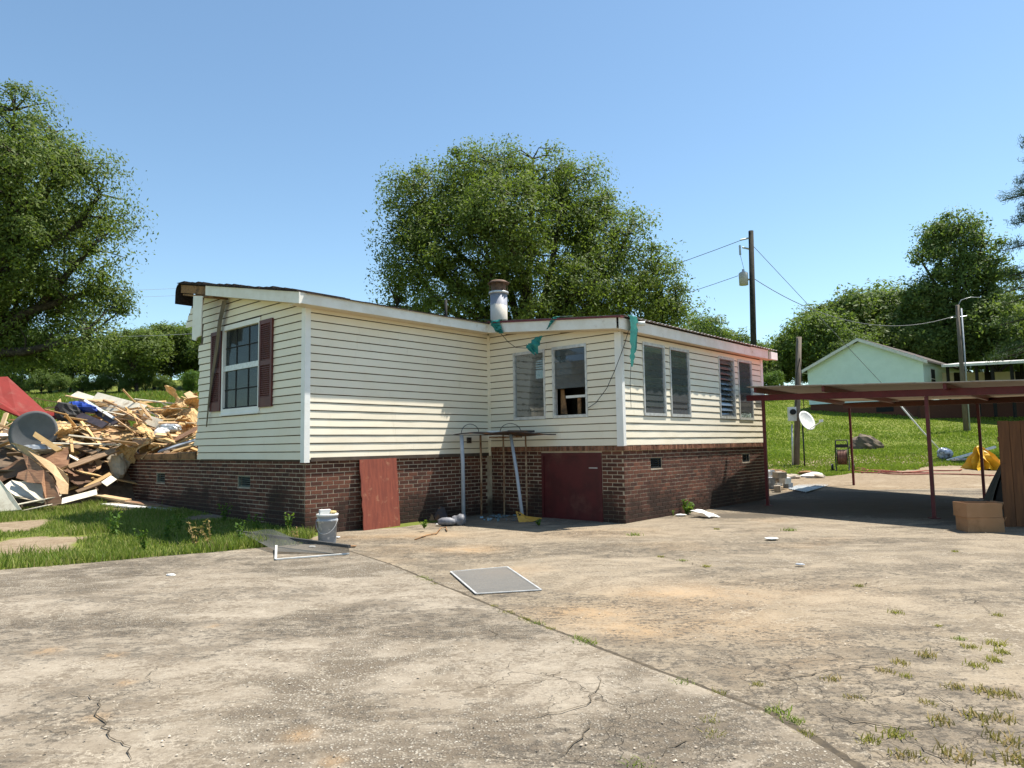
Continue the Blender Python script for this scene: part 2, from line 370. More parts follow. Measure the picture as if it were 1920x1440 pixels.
slabR, me, X, Y = ruled('parking_slab', M_conc_tan, -5, 19.2, lambda y: np.where(y < 9.0, jx(y) + .012, np.maximum(-3.05, -2.08 - (y - 9.0) * .9)), lambda y: 15.4 + .5 * fbm(y * .6, y * 0, 8), 330, 330, .0, .2, 12, 'tan concrete parking slab with dark mildew stains, painted carport shade and cracks')
attr(me, 'agg', .05 + .55 * sstep(.5, .7, fbm(X * .8, Y * .9, 51, 5)) + gs(X, Y, 1700, 1330, 1., .4))
stn_shade = .65 * sstep(.48, .70, fbm(X * .8 + 2, Y * 1.5, 61, 5))
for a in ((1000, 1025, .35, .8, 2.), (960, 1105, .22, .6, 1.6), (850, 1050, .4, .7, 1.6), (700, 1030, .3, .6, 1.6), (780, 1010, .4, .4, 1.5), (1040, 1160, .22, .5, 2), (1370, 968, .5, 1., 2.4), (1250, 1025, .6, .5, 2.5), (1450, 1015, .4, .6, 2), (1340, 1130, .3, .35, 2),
          (1560, 1210, .3, .8, 1.3), (1480, 1250, .35, .5, 1.6), (1600, 1260, .35, .35), (1750, 1300, .4, .35), (1650, 1340, .4, .45), (1800, 1380, .4, .4), (1900, 1330, .4, .35), (1500, 1330, .3, .35), (1430, 1220, .25, .45), (1290, 1290, .25, .4, 2), (1880, 1070, .4, .5, 2), (1600, 950, 1.7, 1.1, 1.6), (1450, 945, 1., 1.), (1750, 962, 1., 1., 1.5), (1540, 925, 1.5, .9), (1680, 935, 1.5, .8), (1860, 975, .8, .9)): stn_shade += gs(X, Y, *a)  # last spots darken the carport floor, painting in its shade
_lx = (X - OX) * hu[0] + (Y - OY) * hu[1]; attr(me, 'stain_shade', np.where((_lx > 5.8) & (Y > 9.2), stn_shade, np.minimum(stn_shade, .50) - .03))  # uncapped under the carport so the painted shade stays deep
ru = .25 * sstep(.6, .75, fbm(X * .7, Y * 1.1 + 7, 71, 4))
for a in ((890, 1030, .35, .9, 1.1), (800, 1005, .35, .6, 1.8), (940, 1075, .25, .7), (1090, 1150, .25, .6, 1.5), (1180, 1185, .2, .6), (1260, 1115, .35, .5, 1.6), (1100, 1000, .6, .35, 2), (1300, 1160, .5, .3, 2), (670, 1008, .25, .6, 2), (1420, 1110, .6, .3, 2)): ru += gs(X, Y, *a)
attr(me, 'rust', np.clip(ru, 0, 1))
ck = .02 + 0 * X
for a in ((1700, 1350, .8, .9), (1850, 1400, .6, .8), (1560, 1340, .4, .8), (1450, 1330, .3, .6), (1700, 1200, .6, .35, 2), (1500, 1090, .5, .3, 2.5), (1850, 1130, .6, .3)): ck += gs(X, Y, *a)
attr(me, 'crk', ck)
# named cracks: dark open joints of their own
M_crack = simple('crack_soil', (.05, .04, .028), (.09, .07, .045), .95, 30)
def crack(parent, pts, wd, z=.02):
    P = [G(px, py)[:2] for px, py in pts]; Q = []
    for a, b in zip(P[:-1], P[1:]):
        n = max(3, int(np.linalg.norm(b - a) / .05))
        for i in range(n): Q.append(a + (b - a) * i / n + rng.normal(0, .012, 2))
    Q.append(P[-1]); Q = np.array(Q); d = np.gradient(Q, axis=0); nn = np.stack([-d[:, 1], d[:, 0]], 1); nn /= np.linalg.norm(nn, axis=1)[:, None] + 1e-9
    n = len(Q); wv = .55 * wd * (.35 + .9 * rng.random(n)) * np.minimum(1, np.minimum(np.arange(n), np.arange(n)[::-1]) / 4 + .15)
    zz = np.full(n, z)
    L = np.column_stack([Q + nn * wv[:, None], zz]); R_ = np.column_stack([Q - nn * wv[:, None], zz])
    mb = MB(); mb.sheet([list(L), list(R_)]); mb.build('crack', M_crack, parent)
for pts, wd in ((((130, 1303), (185, 1318), (190, 1345), (207, 1375), (215, 1395), (245, 1408), (243, 1438)), .008), (((300, 1250), (275, 1275), (300, 1295)), .005),
                (((960, 1360), (1030, 1345), (1105, 1330), (1115, 1300), (1130, 1270)), .006), (((1230, 1430), (1270, 1405), (1320, 1390)), .009), (((1030, 1440), (1090, 1390), (1115, 1350)), .007), (((915, 1180), (940, 1200), (965, 1208)), .006)):
    crack(slabL, pts, wd, .0205)
for pts, wd in ((((1420, 1077), (1480, 1086), (1560, 1090), (1610, 1097), (1660, 1090), (1740, 1085), (1830, 1088)), .008), (((1225, 1040), (1290, 1055), (1335, 1068)), .008), (((1440, 1008), (1560, 1014), (1680, 1022), (1790, 1030)), .007),
                (((1390, 1280), (1480, 1275), (1560, 1258), (1640, 1250), (1700, 1262)), .008), (((1540, 1335), (1600, 1352), (1680, 1365), (1760, 1370)), .011), (((1590, 1310), (1680, 1305), (1740, 1285)), .007), (((1650, 1360), (1720, 1400), (1800, 1440)), .009), (((1750, 1300), (1800, 1340), (1900, 1370)), .009), (((1800, 1110), (1860, 1150), (1915, 1160)), .005)):
    crack(slabR, pts, wd, .0085)
# dark gap along the joint between the slabs
yy = np.linspace(2.2, 9.1, 160); wv = .012 + .02 * rng.random(160)
mb = MB(); mb.sheet([[(a - b, c, .004 + .0045) for a, b, c in zip(jx(yy) + .02, wv, yy)], [(a + b, c, .004 + .0045) for a, b, c in zip(jx(yy) + .02, wv, yy)]]); mb.build('joint_gap', M_crack, slabR)

# grit and tiny stones strewn over both slabs
_g = np.random.default_rng(4); _n = 5200; _y = 2.6 + 14 * _g.random(_n) ** 1.7; _x = _y * _g.uniform(-.78, .80, _n); _ok = ((_x > ex(_y) + .1) & (_y < 9.2)) | ((_x > -1.5) & (_y < 10.6))
_k = fbm(_x * .8, _y * .8, 37) > .40 + .12 * _g.random(_n); _ok &= _k; _x, _y = _x[_ok], _y[_ok]; _r = .0025 + .007 * _g.random(len(_x)) ** 3
_z = np.where(_x < jx(_y), .018, .004); _B = np.stack([_x, _y, _z], 1)[:, None] + _r[:, None, None] * np.array([(1, 0, .2), (0, 1, .3), (-1, 0, .25), (0, -1, .3), (0, 0, .9)]) * _g.uniform(.6, 1.3, (len(_x), 5, 1))
_i = np.arange(len(_x))[:, None, None] * 5 + np.array([(0, 1, 4), (1, 2, 4), (2, 3, 4), (3, 0, 4)]); link('grit', npmesh('grit', _B.reshape(-1, 3), _i.reshape(-1, 3), simple('grit', (.36, .31, .25), (.16, .125, .09), .9, 3, var=.5)), label='loose grit and tiny stones strewn over the slabs', cat='grit', kind='stuff')

# ================================================================== the house
def sidingmat():
    t = NT('cream_vinyl'); p = t.pos()
    c = t.mix(t.sr(t.noise(p, 1.5, 6), .35, .7), (.80, .725, .58), (.77, .685, .53))
    c = t.mix(t.sr(t.noise(t._vm(p, (2, 2, .5)), 3., 8, .7), .56, .8, 0., .35), c, (.50, .42, .28))
    c = t.mix(t.sr(t.noise(p, 22., 4, .7), .66, .74, 0., .5), c, (.36, .30, .20))
    c = t.mix(1., c, t.ramp(t.rnd(), [(0, .95), (1, 1.03)]), 'MULTIPLY')
    t.bump(t.noise(t._vm(p, (4, 4, 30)), 6, 4), .06, .004)
    return t.fin(c, .48, 0, .4)
M_siding = sidingmat()
M_white = simple('white_trim', (.80, .79, .76), (.74, .73, .69), .5, 3, .4, dirt=(.50, .44, .34), dscale=4, dlo=.60, dhi=.85)
M_fascia = simple('weathered_fascia', (.78, .75, .69), (.70, .66, .58), .55, 3, .35, dirt=(.40, .32, .22), dscale=5, dlo=.58, dhi=.82)
M_soffit = simple('tan_soffit', (.66, .57, .42), (.60, .50, .35), .6, 4, .3, dirt=(.42, .30, .17), dscale=3, dlo=.58, dhi=.8)
def brickmat():
    t = NT('brown_brick'); p = t.pos(); r = t.rnd()
    c = t.ramp(r, [(0, (.062, .028, .020)), (.35, (.092, .038, .026)), (.7, (.125, .050, .032)), (1, (.165, .066, .040))])
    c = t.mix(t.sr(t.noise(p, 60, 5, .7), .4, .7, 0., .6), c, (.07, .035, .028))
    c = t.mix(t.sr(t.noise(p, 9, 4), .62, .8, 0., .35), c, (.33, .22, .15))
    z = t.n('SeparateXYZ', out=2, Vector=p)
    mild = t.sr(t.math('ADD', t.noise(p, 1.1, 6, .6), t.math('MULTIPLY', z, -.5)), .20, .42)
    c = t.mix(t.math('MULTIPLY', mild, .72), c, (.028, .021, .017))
    t.bump(t.noise(p, 90, 5, .7), .5, .004)
    return t.fin(c, .88, 0, .2)
M_brick = brickmat()
def mortarmat():
    t = NT('mortar'); p = t.pos()
    c = t.mix(t.sr(t.noise(p, 5, 6), .35, .7), (.50, .41, .30), (.38, .30, .215))
    z = t.n('SeparateXYZ', out=2, Vector=p)
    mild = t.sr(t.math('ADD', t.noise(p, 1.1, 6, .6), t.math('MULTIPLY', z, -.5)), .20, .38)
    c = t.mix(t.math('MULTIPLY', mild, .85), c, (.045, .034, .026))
    t.bump(t.noise(p, 120, 4), .5, .004)
    return t.fin(c, .95, 0, .1)
M_mortar = mortarmat()
M_shutter = simple('maroon_shutter', (.115, .030, .026), (.085, .022, .02), .5, 6, .35, dirt=(.22, .09, .06), dscale=6, dlo=.6, dhi=.85)
M_alu = simple('dull_aluminium', (.62, .62, .61), (.48, .48, .47), .42, 14, .5, .35, dirt=(.30, .27, .23), dscale=9, dlo=.55, dhi=.8)
M_black = simple('black_gap', (.012, .012, .012), (.02, .018, .016), .8)
M_inner = simple('dark_panelling', (.10, .075, .055), (.06, .045, .035), .8, 3)
M_shingle = simple('brown_shingle', (.055, .042, .037), (.028, .023, .021), .95, 25, .1, bump=.8, bscale=120, var=.3)
M_redmetal = simple('dark_red_metal', (.16, .022, .022), (.12, .018, .02), .45, 5, .4, dirt=(.10, .05, .04), dscale=8)
M_rawwood = simple('raw_wood', (.34, .19, .09), (.20, .11, .055), .85, 5, .15, grain=(1, 12, 12), bump=.3, dirt=(.07, .045, .03), dscale=5, dlo=.45, dhi=.7)
M_tin = simple('corrugated_tin', (.36, .33, .30), (.25, .20, .17), .45, 6, .5, .5, dirt=(.22, .12, .08), dscale=3)
M_blind = simple('blind_slat', (.52, .50, .46), (.44, .42, .38), .6)
def glassmat(name, tint, lo, dust):
    t = NT(name)
    lw = t.n('LayerWeight', out=0, Blend=.35); f = t.math('ADD', t.math('MULTIPLY', lw, .38), lo, True)
    g = t.n('BsdfGlossy', Color=(.9, .93, .95), Roughness=.06); tr = t.n('BsdfTransparent', Color=tint)
    bm = t.t.nodes.new('ShaderNodeBump'); t.set(bm, 'Height', t.noise(t.obj(), 7, 2)); bm.inputs['Strength'].default_value = .08; bm.inputs['Distance'].default_value = .02
    t.t.links.new(bm.outputs[0], g.node.inputs['Normal'])
    mx = t.t.nodes.new('ShaderNodeMixShader'); t.set(mx, 0, f); t.t.links.new(tr, mx.inputs[1]); t.t.links.new(g, mx.inputs[2])
    df = t.n('BsdfDiffuse', Color=t.mix(t.noise(t.obj(), 9, 5), (.10, .115, .12), (.19, .205, .21))); m2 = t.t.nodes.new('ShaderNodeMixShader'); m2.inputs[0].default_value = dust
    t.t.links.new(mx.outputs[0], m2.inputs[1]); t.t.links.new(df, m2.inputs[2]); t.t.links.new(m2.outputs[0], t.out.inputs[0])
    return t.m
M_glass = glassmat('window_glass', (.38, .41, .41), .0, .16)
M_louver = glassmat('grey_louver_glass', (.18, .2, .22), .03, .42)

house = thing('house', 'cream sided single storey house on brown brick foundation, its left half torn away', 'house', (OX, OY, 0), HROT)
PC = lambda s, n, z: (s, -n, z)
PA = lambda s, n, z: (-n, s, z)
PD = lambda s, n, z: (LC - n, -s, z)
PE = lambda s, n, z: (LC + s, -LD - n, z)
def rbox(mb, P, s0, s1, n0, n1, z0, z1):
    p = [P(s0, n0, z0), P(s1, n0, z0), P(s1, n1, z0), P(s0, n1, z0), P(s0, n0, z1), P(s1, n0, z1), P(s1, n1, z1), P(s0, n1, z1)]
    return mb.hexa(p)
winA = [(1.37, 2.69, 2.0, 3.48)]
winD = [(.68, 1.43, 1.82, 3.04), (1.63, 2.37, 1.82, 3.05)]
winE = [(4.76 - LC, 5.50 - LC, 1.83, 3.07), (5.71 - LC, 6.44 - LC, 1.83, 3.07), (7.75 - LC, 8.47 - LC, 1.83, 3.07), (8.69 - LC, 9.39 - LC, 1.82, 3.08)]
rakeA = lambda s: 3.50 + .195 * s
rakeD = lambda s: 3.50 - .094 * (s - .26)
def wallmesh(P, L, z0, top, wins, t=.09):
    mb = MB(); cuts = sorted(set([0, L] + [w[0] for w in wins] + [w[1] for w in wins]))
    for a, b in zip(cuts[:-1], cuts[1:]):
        m = (a + b) / 2; h = [w for w in wins if w[0] <= m <= w[1]]
        segs = [(z0, h[0][2]), (h[0][3], None)] if h else [(z0, None)]
        for c, d in segs:
            za = top(a) if d is None else d; zb = top(b) if d is None else d
            mb.hexa([P(a, -t, c), P(b, -t, c), P(b, 0, c), P(a, 0, c), P(a, -t, za), P(b, -t, zb), P(b, 0, zb), P(a, 0, za)])
    return mb
LIP = .011; EXPO = .127
M_grime_shade = simple('lap_grime_shade', (.21, .16, .10), (.13, .10, .06), .9, 8)  # grime in the lap groove, its dark tone painting the shadow under each lip
def panel(P, s0, s1, z0, parent, cutl=None):
    n = max(2, int((s1 - s0) / .3) + 1); mb = MB(); rows = []
    for i in range(n):
        s = s0 + (s1 - s0) * i / (n - 1); wob = .0035 * (random.random() - .5) if 0 < i < n - 1 else 0; dz = .003 * (random.random() - .5)
        f = LIP + .003 + wob; e = .004
        rows.append([P(s, f - .004, z0 + .02 + dz), P(s, f - .002, z0 + dz), P(s, f, z0 + dz), P(s, f, z0 + .010 + dz), P(s, e, z0 + EXPO - .015), P(s, -.012, z0 + EXPO - .014), P(s, -.012, z0 + EXPO + .03)])
    mb.sheet(rows); me = mb.mesh('siding_panel', M_siding); me.materials.append(M_grime_shade)
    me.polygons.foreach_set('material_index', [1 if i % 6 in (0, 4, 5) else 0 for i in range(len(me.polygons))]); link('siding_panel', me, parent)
def siding(P, L0, L1f, z0, top, wins, parent, inv, seams=(), skip=.004):
    k = 0
    while True:
        z = z0 + k * EXPO; k += 1
        lo, hi = L0, L1f(z) if callable(L1f) else L1f
        # top line of the wall may slope: keep the stretch that stays under it
        ss = np.linspace(lo, hi, 60); ok = top(ss) > z + .02
        if not ok.any(): break
        lo, hi = ss[ok].min(), ss[ok].max()
        segs = [(lo, hi)]
        for w in wins:
            if w[2] - .02 < z + EXPO * .6 and z + EXPO * .35 < w[3] + .02:
                segs = [g for a, b in segs for g in ((a, min(b, w[0] - .012)), (max(a, w[1] + .012), b)) if g[1] - g[0] > .02]
        for a, b in segs:
            if b - a > 3 and random.random() < .35:
                c = a + (b - a) * random.uniform(.35, .65); panel(P, a, c, z, parent); panel(P, c + .001, b, z, parent)
            else: panel(P, a, b, z, parent)
IN = lambda P: (lambda s, n, z: P(s, n - .02, z))
wC = wallmesh(IN(PC), LC, ZB - .03, lambda s: 3.5, []).build('wall', M_inner, house)
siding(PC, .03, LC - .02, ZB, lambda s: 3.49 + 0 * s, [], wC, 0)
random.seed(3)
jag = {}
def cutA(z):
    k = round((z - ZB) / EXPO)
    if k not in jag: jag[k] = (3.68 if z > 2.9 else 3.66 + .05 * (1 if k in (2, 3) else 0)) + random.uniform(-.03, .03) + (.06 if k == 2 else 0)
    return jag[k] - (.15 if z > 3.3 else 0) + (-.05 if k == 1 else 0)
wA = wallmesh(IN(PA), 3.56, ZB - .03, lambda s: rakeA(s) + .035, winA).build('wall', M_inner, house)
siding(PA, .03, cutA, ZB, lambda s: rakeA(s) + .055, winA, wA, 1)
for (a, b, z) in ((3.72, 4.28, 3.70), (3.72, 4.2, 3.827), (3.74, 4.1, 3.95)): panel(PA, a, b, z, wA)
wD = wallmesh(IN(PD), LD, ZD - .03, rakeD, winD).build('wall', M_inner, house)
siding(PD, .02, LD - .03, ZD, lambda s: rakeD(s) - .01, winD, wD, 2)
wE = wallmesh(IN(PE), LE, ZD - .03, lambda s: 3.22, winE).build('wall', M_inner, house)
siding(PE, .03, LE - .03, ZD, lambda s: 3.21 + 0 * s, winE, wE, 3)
# plain walls closing the house at the back
mb = MB(); mb.box2((LC + LE - .1, -LD + .1, .0), (LC + LE, 4.0, 3.25)); mb.box2((0.1, 3.72, 1.2), (LC + LE, 3.84, 4.2)); mb.box2((.1, -.02, 1.12), (LC + LE - .12, 3.7, 1.18)); mb.box2((LC + .1, -LD + .1, 1.18), (LC + LE - .12, 0, 1.24))
mb.box2((5.2, -LD + .1, 1.25), (5.28, -1.2, 3.1)); mb.build('inner_wall', M_inner, house)
# corner posts
def cpost(x, y, z0, z1, ta=.085, tb=.075):
    mb = MB(); mb.box2((x - .022, y - .022, z0), (x + tb, y - .004 + .012, z1)); mb.box2((x - .0222, y - .0218 + .012, z0), (x - .004 + .012, y + ta, z1)); mb.build('corner_post', M_white, house)
cpost(0, 0, ZB - .045, 3.49); cpost(LC, -LD, ZD - .012, 3.2, .11, .06)
mb = MB(); mb.box2((LC + LE - .09, -LD - .022, ZD - .012), (LC + LE + .02, -LD + .03, 3.2)); mb.build('corner_post', M_white, house)
mb = MB(); mb.box2((LC - .04, -.024, ZB - .03), (LC - .001, -.002, 3.49)); mb.box2((LC - .024, -.05, ZB - .03), (LC - .0015, -.0245, 3.49)); mb.build('inside_corner_trim', M_siding, house)

# ---- foundation: mortar core, bricks one by one
VA = [(5.17, 5.59, .67, .87), (1.71, 2.14, .68, .87)]; VE = [(4.97 - LC, 5.36 - LC, .87, 1.06), (8.80 - LC, 9.18 - LC, .87, 1.05)]
DOOR = (1.29, 2.62, -.1, 1.17)
B0 = -.03
fm = MB()
def addw(P, L, top, wins, s0=0):
    m = wallmesh(lambda s, n, z: P(s + s0, n + B0, z), L - s0, -.12, lambda s: top, [(a - s0, b - s0, c, d) for a, b, c, d in wins], .1); fm.add(m.v, m.f)
addw(PC, LC + .06, ZB - .004, [], .031); addw(PA, 7.39, ZB - .004, VA, -B0 + .001); addw(PD, LD - .04, ZD - .09, [DOOR], -.08); addw(PE, LE, ZD - .09, VE, -B0 + .001)
fm.box2((.14, 7.3, -.1), (8., 7.38, ZB - .006))
found = fm.build('foundation', M_mortar, house)
def brickmesh(L, name):
    b = .003; h = .0277; d = .03; l = L / 2; m = MB()
    vs = [(-l, 0, -h), (l, 0, -h), (l, 0, h), (-l, 0, h), (-l, -d + b, -h), (l, -d + b, -h), (l, -d + b, h), (-l, -d + b, h),
          (-l + b, -d, -h + b), (l - b, -d, -h + b), (l - b, -d, h - b), (-l + b, -d, h - b)]
    m.add(vs, [(0, 1, 5, 4), (1, 2, 6, 5), (2, 3, 7, 6), (3, 0, 4, 7), (4, 5, 9, 8), (5, 6, 10, 9), (6, 7, 11, 10), (7, 4, 8, 11), (8, 9, 10, 11)])
    return m
CH = .0667; BL = .191; PITCHB = .2035
bricks = []     # (size in picture, wall, s, z, length, rotation, depth position function)
walls = [('C', PC, LC - .04, ZB - .005, [], 0), ('A', PA, 7.39, ZB - .005, VA, -math.pi / 2), ('D', PD, LD - .01, ZD - .09, [DOOR], -math.pi / 2), ('E', PE, LE, ZD - .09, VE, 0)]
for nm, P, L, top, holes, rz in walls:
    nrow = int((top + .1) / CH)
    for r in range(nrow):
        z = top - CH * (r + .5) - .002; off = (r % 2) * PITCHB / 2 + (.0 if nm in 'CE' else -PITCHB / 4)
        s = .034 + off - PITCHB
        while s < L:
            a, b = max(s, .034), min(s + BL, L - .002); s += PITCHB
            if b - a < .035: continue
            for h in holes:
                if h[2] - .02 < z < h[3] + .02:
                    if a < h[0] - .005 < b: b = h[0] - .005
                    elif a < h[1] + .005 < b: a = h[1] + .005
                    elif a >= h[0] - .005 and b <= h[1] + .005: a = b
            if b - a < .035: continue
            pa = W(*P(a, 0, z)); pb = W(*P(b, 0, z)); qa = PRJ(pa); qb = PRJ(pb)
            occl = 0
            if nm == 'C' and (a + b) / 2 > 3.1: occl = 1
            if nm == 'C' and .98 < (a + b) / 2 < 1.72: occl = 2
            if nm == 'A' and z < .3 - .0 * a: occl = 1
            sz = abs(qa[0] - qb[0]) if not occl else 1
            bricks.append((sz, nm, P, (a + b) / 2, z, b - a, rz))
bricks.sort(key=lambda t: -t[0])
cache = {}
rest = MB()
for i, (sz, nm, P, s, z, L, rz) in enumerate(bricks):
    c = P(s, B0 - .025 + random.uniform(-.0015, .0015), z)
    key = round(L, 2)
    if key not in cache:
        bm_ = brickmesh(L, 'b'); cache[key] = (bm_, bm_.mesh('brick', M_brick))
    ry = random.uniform(-.012, .012); jx_ = random.uniform(-.002, .002)
    if i < 300:
        o = link('brick', cache[key][1], found, loc=(c[0], c[1], c[2] + jx_), rot=(0, ry, rz))
    else:
        mt = Matrix.Translation(Vector((c[0], c[1], c[2] + jx_))) @ Matrix.Rotation(rz, 4, 'Z') @ Matrix.Rotation(ry, 4, 'Y')
        rest.add([mt @ Vector(p) for p in cache[key][0].v], cache[key][0].f)
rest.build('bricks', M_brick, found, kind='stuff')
rl = MB()
for P, L in ((PD, LD), (PE, LE)):
    n = int((L + .03) / .0675)
    for i in range(n):
        s = .012 + i * .0675; e = random.uniform(-.003, .003)
        if P is PE: s -= .02
        rbox(rl, P, s, s + .057, B0 - .08, B0 + .042 + e, ZD - .086, ZD - .004 + e * .5)
rl.build('sill_bricks', simple('sill_brick', (.24, .115, .066), (.15, .066, .04), .88, 14, .2, var=.4, bump=.4), found, kind='stuff')  # lighter than the wall bricks: sun on this course put into its colour
M_sillmortar = M_mortar
m = MB(); rbox(m, PD, .0, LD + .01, B0 - .09, B0 + .033, ZD - .0885, ZD - .008); rbox(m, PE, 0.0, LE, B0 - .09, B0 + .033, ZD - .0883, ZD - .0083); m.build('sill_mortar', M_mortar, found)
# vents
def vent(P, h, n=5, dark=False):
    a, b, c, d = h; m = MB()
    rbox(m, P, a, b, B0 - .09, B0 - .08, c, d); v = m.build('foundation_vent', M_black, house)
    m = MB()
    for q in ((a + .005, b - .005, c + .004, c + .018), (a + .005, b - .005, d - .018, d - .004), (a + .005, a + .018, c + .018, d - .018), (b - .018, b - .005, c + .018, d - .018)): rbox(m, P, q[0], q[1], B0 - .05, B0 - .012, q[2], q[3])
    m.build('frame', M_ventgreen if not dark else M_ventdark, v)
    for i in range(n):
        z = c + .03 + (d - c - .05) * i / (n - 1) - .004; m = MB()
        m.hexa([P(a + .02, B0 - .045, z + .008), P(b - .02, B0 - .045, z + .008), P(b - .02, B0 - .018, z), P(a + .02, B0 - .018, z), P(a + .02, B0 - .045, z + .012), P(b - .02, B0 - .045, z + .012), P(b - .02, B0 - .018, z + .004), P(a + .02, B0 - .018, z + .004)])
        m.build('slat', M_ventgreen if not dark else M_ventdark, v)
    m = MB(); rbox(m, P, a - .01, b + .01, B0 - .08, B0 + .008, c - .022, c - .001); m.build('sill', M_sillstone, v)
M_ventdark = simple('dark_vent_metal', (.035, .04, .042), (.02, .022, .024), .6, 10)
M_ventgreen = simple('grey_green_metal', (.17, .19, .15), (.11, .12, .10), .6, 10)
M_sillstone = simple('pale_sill', (.45, .38, .30), (.33, .27, .21), .85, 10)
for h in VA: vent(PA, h)
vent(PE, VE[0], 5, True); vent(PE, VE[1], 3, True)
# dark red access door in the shaded foundation
M_doorred = simple('dark_red_door', (.088, .012, .013), (.062, .009, .010), .5, 3, .35, dirt=(.12, .045, .035), dscale=2.2, dlo=.52, dhi=.75)
m = MB(); rbox(m, PD, DOOR[0] + .02, DOOR[1] - .1, B0 - .05, B0 - .012, -.02, DOOR[3] - .03); adoor = m.build('access_door', M_doorred, house)
m = MB(); rbox(m, PD, DOOR[0] + .001, DOOR[1] - .001, B0 - .05, B0 + .012, DOOR[3] - .055, DOOR[3] - .001); rbox(m, PD, DOOR[1] - .085, DOOR[1] - .001, B0 - .05, B0 + .014, -.02, DOOR[3] - .0555); rbox(m, PD, DOOR[0] + .001, DOOR[0] + .05, B0 - .05, B0 + .014, -.02, DOOR[3] - .0555); m.build('frame', M_doorred, adoor)
m = MB(); rbox(m, PD, 2.34, 2.52, B0 - .011, B0 - .004, .90, .915); m.build('hasp', M_alu, adoor)
m = MB(); rbox(m, PD, DOOR[0], DOOR[1], B0 - .098, B0 - .06, -.1, DOOR[3]); m.build('door_back', M_black, adoor)

# ---- windows
def frame(P, w, t, n0, n1, mat, name='window', fl=.03):
    a, b, c, d = w; m = MB()
    rbox(m, P, a - .014, b + .014, n0, n1, d - t, d + fl); rbox(m, P, a - .014, b + .014, n0, n1, c - fl, c + t)
    rbox(m, P, a - .014, a + t, n0, n1 - .001, c + t, d - t); rbox(m, P, b - t, b + .014, n0, n1 - .001, c + t, d - t)
    return m.build(name, mat, house)
def jalousie(P, w, n, tilt, frm=0, first=0, sag=0.):
    win = frame(P, w, .022, -.07, .026, M_alu); a, b, c, d = w; H = (d - c - .05) / n
    m = MB(); rbox(m, P, a + .0225, a + .034, -.06, .006, c + .023, d - .023); m.build('jamb', M_alu, win); m = MB(); rbox(m, P, b - .034, b - .0225, -.06, .006, c + .023, d - .023); m.build('jamb', M_alu, win)
    for i in range(first, n):
        z = c + .028 + i * H; g = tilt + random.uniform(-.05, .05); h = H * 1.13
        o = math.sin(g) * h; u_ = math.cos(g) * h; m = MB(); e = random.uniform(-.003, .003)
        p0 = .004 + e; p1 = .004 - o + e
        m.hexa([P(a + .035, p0 - .005, z), P(b - .035, p0 - .005, z), P(b - .035, p0, z), P(a + .035, p0, z), P(a + .035, p1 - .005, z + u_), P(b - .035, p1 - .005, z + u_), P(b - .035, p1, z + u_), P(a + .035, p1, z + u_)])
        m.build('louver', M_louver, win)
    return win
random.seed(5)
for w in winE[:2]: jalousie(PE, w, 11, .07)
jalousie(PE, winE[2], 11, .5); 
we4 = jalousie(PE, winE[3], 11, .05)
# shaded pair
wd1 = frame(PD, winD[0], .022, -.07, .026, M_alu); a, b, c, d = winD[0]
m = MB(); rbox(m, PD, a + .0225, b - .0225, -.012, -.008, c + .0225, d - .0225); m.build('pane', M_glass, wd1)
m = MB()
for i in range(7): rbox(m, PD, a + .05, b - .03, -.07 - .01 * (i % 2), -.065 - .01 * (i % 2), d - .06 - i * .045, d - .04 - i * .045)
m.build('blind', M_blind, wd1, kind='stuff')
wd2 = jalousie(PD, winD[1], 10, .10, first=4)
a, b, c, d = winD[1]
m = MB(); m.prism([PD(a + .06, -.12, c + .06), PD(a + .2, -.12, c + .04), PD(a + .12, -.14, c + .5), PD(a + .05, -.14, c + .5)], (.02, 0, 0)); m.build('splintered_board', M_rawwood, wd2)
m = MB(); rbox(m, PD, a + .18, b - .06, -.16, -.12, c + .33, c + .375); m.build('white_rail', M_white, wd2)
m = MB(); rbox(m, PD, a + .40, a + .47, -.2, -.17, c + .03, c + .33); m.build('stud', M_rawwood, wd2)
m = MB(); m.sheet([[PD(a + .08 + .56 * i / 8, -.10 - .015 * math.sin(i * 1.3), d - .03), PD(a + .08 + .56 * i / 8, -.09 - .02 * math.sin(i * 1.7), d - .13), PD(a + .09 + .55 * i / 8, -.10, d - .21 + .02 * math.sin(i * .9))] for i in range(9)]); m.build('curtain', simple('pale_curtain', (.55, .54, .52)), wd2)
# gable window with shutters
wa = frame(PA, winA[0], .035, -.07, .03, M_white, fl=.05); a, b, c, d = winA[0]; mid = (c + d) / 2 + .02
m = MB(); rbox(m, PA, a + .036, b - .036, -.03, .012, mid - .05, mid + .045); m.build('meeting_rail', M_alu, wa)
for z0, z1, nn in ((c + .036, mid - .05, -.02), (mid + .045, d - .036, -.028)):
    m = MB(); rbox(m, PA, a + .036, b - .036, nn - .004, nn, z0, z1); m.build('pane', M_glass, wa)
    for i in (1, 2):
        s = a + (b - a) * i / 3; m = MB(); rbox(m, PA, s - .011, s + .011, nn, nn + .008, z0, z1); m.build('muntin', M_black, wa)
    m = MB(); zm = (z0 + z1) / 2; rbox(m, PA, a + .036, b - .036, nn, nn + .0075, zm - .010, zm + .010); m.build('muntin', M_black, wa)
m = MB(); rbox(m, PA, a + .036, b - .036, -.02, .008, c + .036, c + .06); m.build('sash_rail', M_black, wa)
bl = MB()
for i in range(46):
    z = c + .06 + (d - c - .1) * i / 46; bl.hexa([PA(a + .05, -.075, z), PA(b - .05, -.075, z), PA(b - .05, -.058, z + .014), PA(a + .05, -.058, z + .014), PA(a + .05, -.076, z + .002), PA(b - .05, -.076, z + .002), PA(b - .05, -.059, z + .016), PA(a + .05, -.059, z + .016)])
bl.build('blind', M_blind, wa, kind='stuff')
